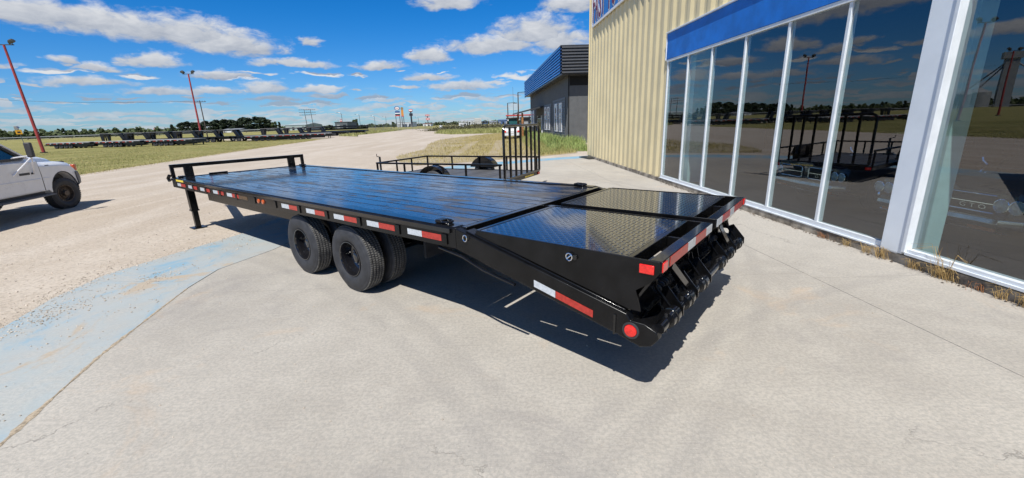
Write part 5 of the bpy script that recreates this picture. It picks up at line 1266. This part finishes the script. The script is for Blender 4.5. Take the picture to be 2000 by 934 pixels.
MB().box(-.08, .1, -1.45, .05, .36, .55).build('bumper', CW, t, bevel=.03); MB().box(-.07, -.055, -.9, -.5, .62, .74).build('number_plate', WHT, t); wheelset(t, (.7, 3.1), (-1.42, .02), .32)

# ------------------------------------------------------------------ grain elevator behind the lot (seen in the glass)
EG = matc('elevator_steel', (.30, .31, .31), .5)
t = thing('grain_elevator', 'tall steel grain elevator with bins and a leg tower, mirrored in the right hand glass', 'elevator', (-262, 196, -.06), .8)
MB().box(-2.5, 2.5, -2.5, 2.5, 0, 24).build('leg_tower', EG, t); MB().box(-3.6, 3.6, -3, 3, 24.01, 27).build('head_house', EG, t)
for x, r, hh in ((-14, 6, 9), (9, 5, 8.5), (13, 4.5, 8)): MB().lathe([(0, r), (hh, r), (hh + 2.5, .5), (hh + 2.5, .001)], 24, 'z', (x, 0, 0)).build('bin', EG, t)
for x, z in ((-14, 11.4), (9, 11), (13, 10.5)): MB().tube([(0, 0, 24), (x, 0, z)], .35, 6).build('spout', EG, t)

# ------------------------------------------------------------------ trees
LEAFD = mat_blades('dark_foliage', (.014, .026, .012), (.026, .044, .018), (.04, .06, .024)); LEAFM = mat_blades('mid_foliage', (.04, .07, .022), (.065, .095, .03), (.09, .11, .04)); BARK = M('bark', (.09, .07, .05), .9, var=.3)
def crown(seed, n, hh, w, conif, leaf, mat, base=.03):
    r_ = random.Random(seed); m_ = MB()
    clumps = []
    for k in range(26):
        f = r_.random(); z = hh * (base + (1 - base) * f * .98)
        rad = w * ((1 - f) ** .8 * .95 + .06 if conif else math.sqrt(max(.35, 1 - (2 * f - .8) ** 2))) * .8
        a = r_.uniform(0, 6.28); q_ = rad * math.sqrt(r_.random()); clumps.append((q_ * math.cos(a), q_ * math.sin(a), z, w * r_.uniform(.22, .42)))
    for i in range(n):
        cx_, cy_, cz_, cr = clumps[i % 26]; d = Vector((r_.gauss(0, 1), r_.gauss(0, 1), r_.gauss(0, .7))).normalized() * cr * r_.random() ** .4
        p = Vector((cx_, cy_, min(cz_, hh * .97))) + d; p.z = max(p.z, hh * base * .5)
        u = Vector((r_.uniform(-1, 1), r_.uniform(-1, 1), r_.uniform(-.6, .6))).normalized() * leaf * r_.uniform(.6, 1.3); v = u.cross(Vector((r_.uniform(-1, 1), r_.uniform(-1, 1), r_.uniform(-1, 1)))).normalized() * leaf * .6
        m_.add([p - u, p + v, p + u, p - v], [(0, 1, 2, 3)])
    return m_.mesh('crown', mat, smooth=0, fix=False)
def tree_proto(seed, label, hh, w, conif, leaf, mat, n=900, group=None):
    t = thing('tree', label, 'tree', (0, 0, 0), 0, group)
    m_ = MB(); m_.tube([(0, 0, -.2), (.1, 0, hh * .4), (0, .1, hh * .85)], w * .09, 8, w * .02)
    r_ = random.Random(seed + 1)
    for k in range(6): z = hh * r_.uniform(.25, .7); a = r_.uniform(0, 6.28); m_.tube([(0, 0, z), (w * .6 * math.cos(a), w * .6 * math.sin(a), z + hh * .12)], w * .03, 5, w * .008)
    m_.build('trunk', BARK, t); put(crown(seed, n, hh, w, conif, leaf, mat), 'crown', t)
    return t
protos = [tree_proto(1, 'x', 10, 3.2, False, .42, LEAFD, 3400), tree_proto(2, 'x', 11, 2.6, True, .4, LEAFD, 3000), tree_proto(3, 'x', 9, 3.4, False, .45, LEAFM, 2600)]
def plant(k, px, dist, ytop, label, group=None, wid_=1.):
    p = protos[k]; b = spot(px, dist, -.08); hh = max(1.5, hgt(px, ytop, b)); s = hh / (10, 11, 9)[k]
    if not plant.used.get(k): o = p; plant.used[k] = 1; o.location = b; o.rotation_euler = (0, 0, random.uniform(0, 6)); o['label'] = label
    else: o = dup(p, b, random.uniform(0, 6), label)
    o.scale = (s * wid_, s * wid_, s)
    if group: o['group'] = group
    return o
plant.used = {}
grove = [(362, 240, 0), (371, 238, 0), (380, 239, 1), (388, 240, 0), (399, 241, 1), (408, 237, 0), (417, 238, 0), (425, 234, 1), (433, 236, 0), (441, 233, 1), (449, 235, 0), (457, 234, 1), (464, 237, 0), (473, 232, 0), (482, 230, 0), (491, 231, 0), (500, 229, 0), (509, 230, 0), (518, 230, 0), (526, 233, 1)]
GR = ('at its left end', 'second from its left end', 'third from its left end', 'a little left of the red pole', 'right behind the red pole', 'first right of the red pole', 'second right of the red pole', 'third right of the red pole', 'fourth right of the red pole', 'left of the white shed', 'over the left edge of the white shed', 'over the middle of the white shed', 'over the right edge of the white shed', 'just right of the white shed', 'left of its tallest crown', 'its tallest crown', 'right of its tallest crown', 'third from its right end', 'second from its right end', 'at its right end')
for i, (px, yt, k) in enumerate(grove):
    plant(k, px, 250 + (i % 3) * 8, yt, ('broad dark tree' if k == 0 else 'narrow pointed dark tree') + ' of the dense grove, ' + GR[i], 'dark grove of tall trees behind the trailer rows', 2.0)
for i, (px, yt, k, dd, lb) in enumerate(((537, 238, 2, 250, 'bushy mid green tree at the right end of the dark grove'), (547, 238, 1, 260, 'slim pointed evergreen right of the grove, beside the warehouse'), (695, 233, 2, 300, 'small lone tree between the two curved street lights'), (203, 251, 2, 260, 'round topped tree above the left gooseneck trailers'), (270, 248, 2, 280, 'bushy tree left of the red roofed depot'), (768, 238, 2, 380, 'small tree left of the service station'), (128, 251, 0, 290, 'tall dark tree behind the farmhouse'), (8, 254, 2, 250, 'dark leafy tree at the left edge of the view'), (75, 251, 1, 270, 'pointed evergreen right of the first red pole'), (338, 243, 1, 270, 'slim dark tree left of the grove'))):
    plant(k, px, dd, yt, lb)
# far treeline, reading as one mass
m_ = MB(); r_ = random.Random(5)
def tl(px0, px1, dist, y0, y1, n, leaf):
    for i in range(n):
        px = r_.uniform(px0, px1); b = spot(px, dist + r_.uniform(-12, 12)); env = hgt(px, y0 + (y1 - y0) * (px - px0) / (px1 - px0), b) * (.72 + .28 * math.sin(px * .31) * math.sin(px * .083 + 1) + .12 * math.sin(px * 1.3))
        p = Vector((b.x, b.y, env * r_.random() ** .9)); u = Vector((r_.uniform(-1, 1), r_.uniform(-1, 1), r_.uniform(-.5, .5))).normalized() * leaf * r_.uniform(.6, 1.4); v = u.cross(Vector((r_.uniform(-1, 1), r_.uniform(-1, 1), r_.uniform(-1, 1)))).normalized() * leaf * .6
        m_.add([p - u, p + v, p + u, p - v], [(0, 1, 2, 3)])
tl(-130, 240, 290, 257, 251, 9500, 1.2); tl(200, 372, 330, 251.5, 247, 5200, 1.2); tl(520, 860, 520, 247, 240, 6500, 1.6); tl(840, 1040, 520, 239, 233, 3600, 1.6)
tag(m_.build('far_treeline', LEAFM, smooth=0, fix=False), kind='stuff')
m_ = MB(); r_ = random.Random(6)
tl(-900, -120, 300, 275, 258, 4000, 1.8)
tag(m_.build('far_treeline', LEAFM, smooth=0, fix=False), kind='stuff')

# ------------------------------------------------------------------ grasses
def in_poly(p, poly):
    c = False; j = len(poly) - 1
    for i in range(len(poly)):
        if (poly[i][1] > p[1]) != (poly[j][1] > p[1]) and p[0] < (poly[j][0] - poly[i][0]) * (p[1] - poly[i][1]) / (poly[j][1] - poly[i][1]) + poly[i][0]: c = not c
        j = i
    return c
def blade(m_, x, y, z, hh, w, lean=.35, r_=random):
    a = r_.uniform(0, 6.28); dx, dy = math.cos(a) * w, math.sin(a) * w; lx_, ly_ = r_.gauss(0, lean) * hh, r_.gauss(0, lean) * hh
    m_.add([(x - dx, y - dy, z), (x + dx, y + dy, z), (x + lx_ * .4 + dx * .7, y + ly_ * .4 + dy * .7, z + hh * .6), (x + lx_ * .4 - dx * .7, y + ly_ * .4 - dy * .7, z + hh * .6), (x + lx_, y + ly_, z + hh)], [(0, 1, 2, 3), (3, 2, 4)])
def field(name, poly, n, hh, w, mat, z=-.03, keep=None, r_=random.Random(9), lean=.35):
    xs = [p[0] for p in poly]; ys = [p[1] for p in poly]; m_ = MB(); c = 0; tries = 0
    while c < n and tries < n * 8:
        tries += 1; x = r_.uniform(min(xs), max(xs)); y = r_.uniform(min(ys), max(ys))
        if not in_poly((x, y), poly) or (keep and not keep(x, y, r_)): continue
        blade(m_, x, y, z, hh * r_.uniform(.5, 1.3), w * r_.uniform(.7, 1.3), lean, r_); c += 1
    return tag(m_.build(name, mat, smooth=0, fix=False), kind='stuff')
# dry lot left of the grey building
LOT = [(-7.0, 26.5), (-6.6, 34), (-7.8, 42), (-8.2, 52), (-7.2, 58), (-2.4, 70), (.5, 76), (3.2, 66), (4.1, 34), (3.9, 24.6), (1.6, 23.0), (-2, 21.2), (-4.4, 20.2), (-5.8, 22.5)]
poly_obj('dry_lot', LOT, -.017, DRYG)
track = lambda x, y: min(abs(x + 3.3 - .02 * (y - 25) * 0), abs(x + .9)) if 22 < y < 44 else 9
def keep_dry(x, y, r_):
    if track(x, y) < .34: return r_.random() < .06
    edge = math.sin(x * 1.7 + y * .9) * math.sin(x * .6 - y * 1.3)
    if x < -4.6 + math.sin(y * .9): return r_.random() < .16
    if y < 24 + math.sin(x * 2): return r_.random() < .25
    return r_.random() < .65 + .35 * edge
field('dry_grass', LOT, 26000, .14, .012, STRAW, -.02, keep_dry)
field('green_grass', [(1.6, 23.4), (4.0, 25), (4.3, 33), (3.4, 62), (2, 66), (1.2, 40)], 9000, .28, .014, GREENB, -.02, lambda x, y, r_: r_.random() < .75)
field('green_grass', [(2.4, 26.5), (4.9, 25.5), (5.5, 33.5), (2.8, 34)], 3200, .34, .016, WEEDB, -.02, lambda x, y, r_: math.sin(x * 2.2) * math.sin(y * 1.4 + x) > -.4)
field('weeds', [(2.9, 31.5), (5.6, 31.2), (5.4, 34.2), (4.3, 35.2), (3.0, 60), (1.6, 60), (2.4, 38)], 6500, .62, .022, WEEDB, -.02, lambda x, y, r_: math.sin(x * 3.1 + y * .8) * math.sin(y * 1.1) > -.35, lean=.28)
# mown verge on the left and grass tufts along its ragged edge
VER = [(-20.4, 14), (-21.3, 20), (-22.1, 24), (-23.4, 30.5), (-25.3, 39), (-27.7, 51.5), (-29.7, 64), (-31.6, 72), (-52, 78), (-60, 60), (-48, 30), (-30, 14)]
def keep_v(x, y, r_):
    return r_.random() < (.5 + .5 * math.sin(x * .5) * math.sin(y * .37)) and r_.random() < 30 / max(12, math.hypot(x, y) * .8)
field('mown_grass', VER, 26000, .06, .012, GREENB, -.058, keep_v)
field('dry_grass', VER, 16000, .07, .012, STRAW, -.058, lambda x, y, r_: math.sin(x * .3 + 2) * math.sin(y * .23 + x * .1) > -.3)
EDGE = [(-19.8, 14), (-20.6, 20), (-21.3, 24), (-22.6, 30.5), (-24.5, 39), (-26.9, 51.5), (-28.9, 64), (-30.9, 72), (-32.4, 72), (-30.6, 64), (-28.6, 51.5), (-26.2, 39), (-24.2, 30.5), (-22.9, 24), (-22.1, 20), (-21.2, 14)]
field('dry_grass', EDGE, 9000, .07, .011, STRAW, -.04, lambda x, y, r_: r_.random() < .6)
# roadside grass and shrubs beyond the yard
field('roadside_grass', [(-15, 88), (-17.5, 110), (-22, 140), (-10, 150), (6, 120), (4, 84), (0, 75), (-10, 77)], 9000, .5, .05, GREENB, -.06, lambda x, y, r_: True)
field('roadside_grass', [(-29, 84), (-33.5, 96), (-35, 118), (-40, 165), (-48, 165), (-42, 118), (-36, 92)], 5000, .5, .05, GREENB, -.06, lambda x, y, r_: True)
SHR = mat_blades('shrub_leaves', (.05, .06, .025), (.085, .085, .035), (.13, .11, .055))
def shrub(seed, w, hh, n):
    r_ = random.Random(seed); m_ = MB()
    for i in range(n):
        d = Vector((r_.gauss(0, .45) * w, r_.gauss(0, .3) * w, abs(r_.gauss(0, .45)) * hh)); u = Vector((r_.uniform(-1, 1), r_.uniform(-1, 1), r_.uniform(-1, 1))).normalized() * .16; v = u.cross(Vector((r_.uniform(-1, 1), r_.uniform(-1, 1), .3))).normalized() * .1
        m_.add([d - u, d + v, d + u, d - v], [(0, 1, 2, 3)])
    return m_.mesh('shrub', SHR, smooth=0, fix=False)
sh = [shrub(1, 2.6, 1.2, 700), shrub(2, 3.2, 1.5, 800)]
for i, px in enumerate((853, 872, 886, 899, 913, 928, 944, 958, 970)):
    o = put(sh[i % 2], 'shrub'); o.location = spot(px, 118 + (i % 3) * 5, -.06); o.rotation_euler = (0, 0, i * 1.3); o.scale = (1.5, 1.2, .75 + .2 * (i % 3))
    tag(o, 'low brownish green shrub, ' + ('leftmost, behind the white notice board', 'just right of the notice board', 'third from the notice board', 'under the portable cabin', 'right of the portable cabin', 'below the white box truck', 'right of the box truck', 'below the white workshop', 'rightmost, by the blue workshop')[i] + ' beyond the bend', 'shrub', 'roadside shrubs beyond the gravel bend')
# straw tufts growing along the foundation
DRYT = mat_blades('dead_straw', (.50, .34, .13), (.56, .42, .2), (.40, .26, .10)); RUSTW = mat_blades('rusty_weed', (.33, .13, .06), (.42, .2, .09), (.3, .15, .06))
def tuft(along_, n, hh, spread, mat, label, out=.05, droop=.8, z=0.):
    m_ = MB(); r_ = random.Random(int(along_ * 100))
    for i in range(n):
        x = r_.gauss(0, spread); y = abs(r_.gauss(0, .035)); a = r_.uniform(-.2, PI + .2); hh_ = hh * r_.uniform(.45, 1.2); k = r_.uniform(.2, droop); ex, ey = math.cos(a) * hh_ * k, abs(math.sin(a)) * hh_ * k
        m_.tube([(x, y, z), (x + ex * .4, y + ey * .4, z + hh_ * .75), (x + ex, y + ey, z + hh_ * (1.0 - .5 * k))], .0022, 3, .0012)
    o = m_.build('dry_grass_tuft', mat, smooth=0, fix=False); o.location = FO + FT * along_ + FN * out; o.rotation_euler = (0, 0, FRZ)
    tag(o, label, 'weed', 'dry weeds along the shop foundation')
for a in ((6.15, 26, .10, .05, RUSTW, 'small rust brown weed at the foundation, farthest from the pillar'), (5.72, 22, .12, .035, DRYT, 'small straw tuft under the pane left of the white pillar'), (5.38, 20, .15, .035, DRYT, 'thin upright straw tuft just left of the pillar foot'), (5.18, 36, .18, .045, DRYT, 'bushy straw tuft at the left edge of the pillar foot'), (4.74, 34, .14, .05, DRYT, 'low drooping straw tuft just right of the pillar foot'), (4.42, 70, .17, .07, DRYT, 'largest straw clump under the right hand pane'), (4.06, 18, .10, .04, RUSTW, 'reddish weed between the two big straw clumps'), (3.85, 22, .17, .03, DRYT, 'upright straw tuft near the right edge of view'), (3.58, 70, .15, .08, DRYT, 'tangled straw clump at the right edge of view')):
    tuft(*a)
tuft(4.40, 16, .42, .05, DRYT, 'tall seed headed straw stalks standing before the right hand pane', droop=.75)
# leaf litter and grit against the foundation
m_ = MB(); r_ = random.Random(3)
for i in range(420):
    a = r_.uniform(2.5, 12.3); p = FO + FT * a + FN * (.03 + abs(r_.gauss(0, .06))); rr = r_.uniform(.004, .02); an = r_.uniform(0, 6.28)
    m_.add([(p.x + rr * math.cos(an + t), p.y + rr * math.sin(an + t), .003 + r_.uniform(0, .008)) for t in (0, 1.4, 3.1, 4.6)] + [(p.x, p.y, .006 + rr * .5)], [(0, 1, 4), (1, 2, 4), (2, 3, 4), (3, 0, 4)])
tag(m_.build('grit', M('dark_grit', (.12, .09, .065), .95, var=.5, scale=20), smooth=0, fix=False), kind='stuff')
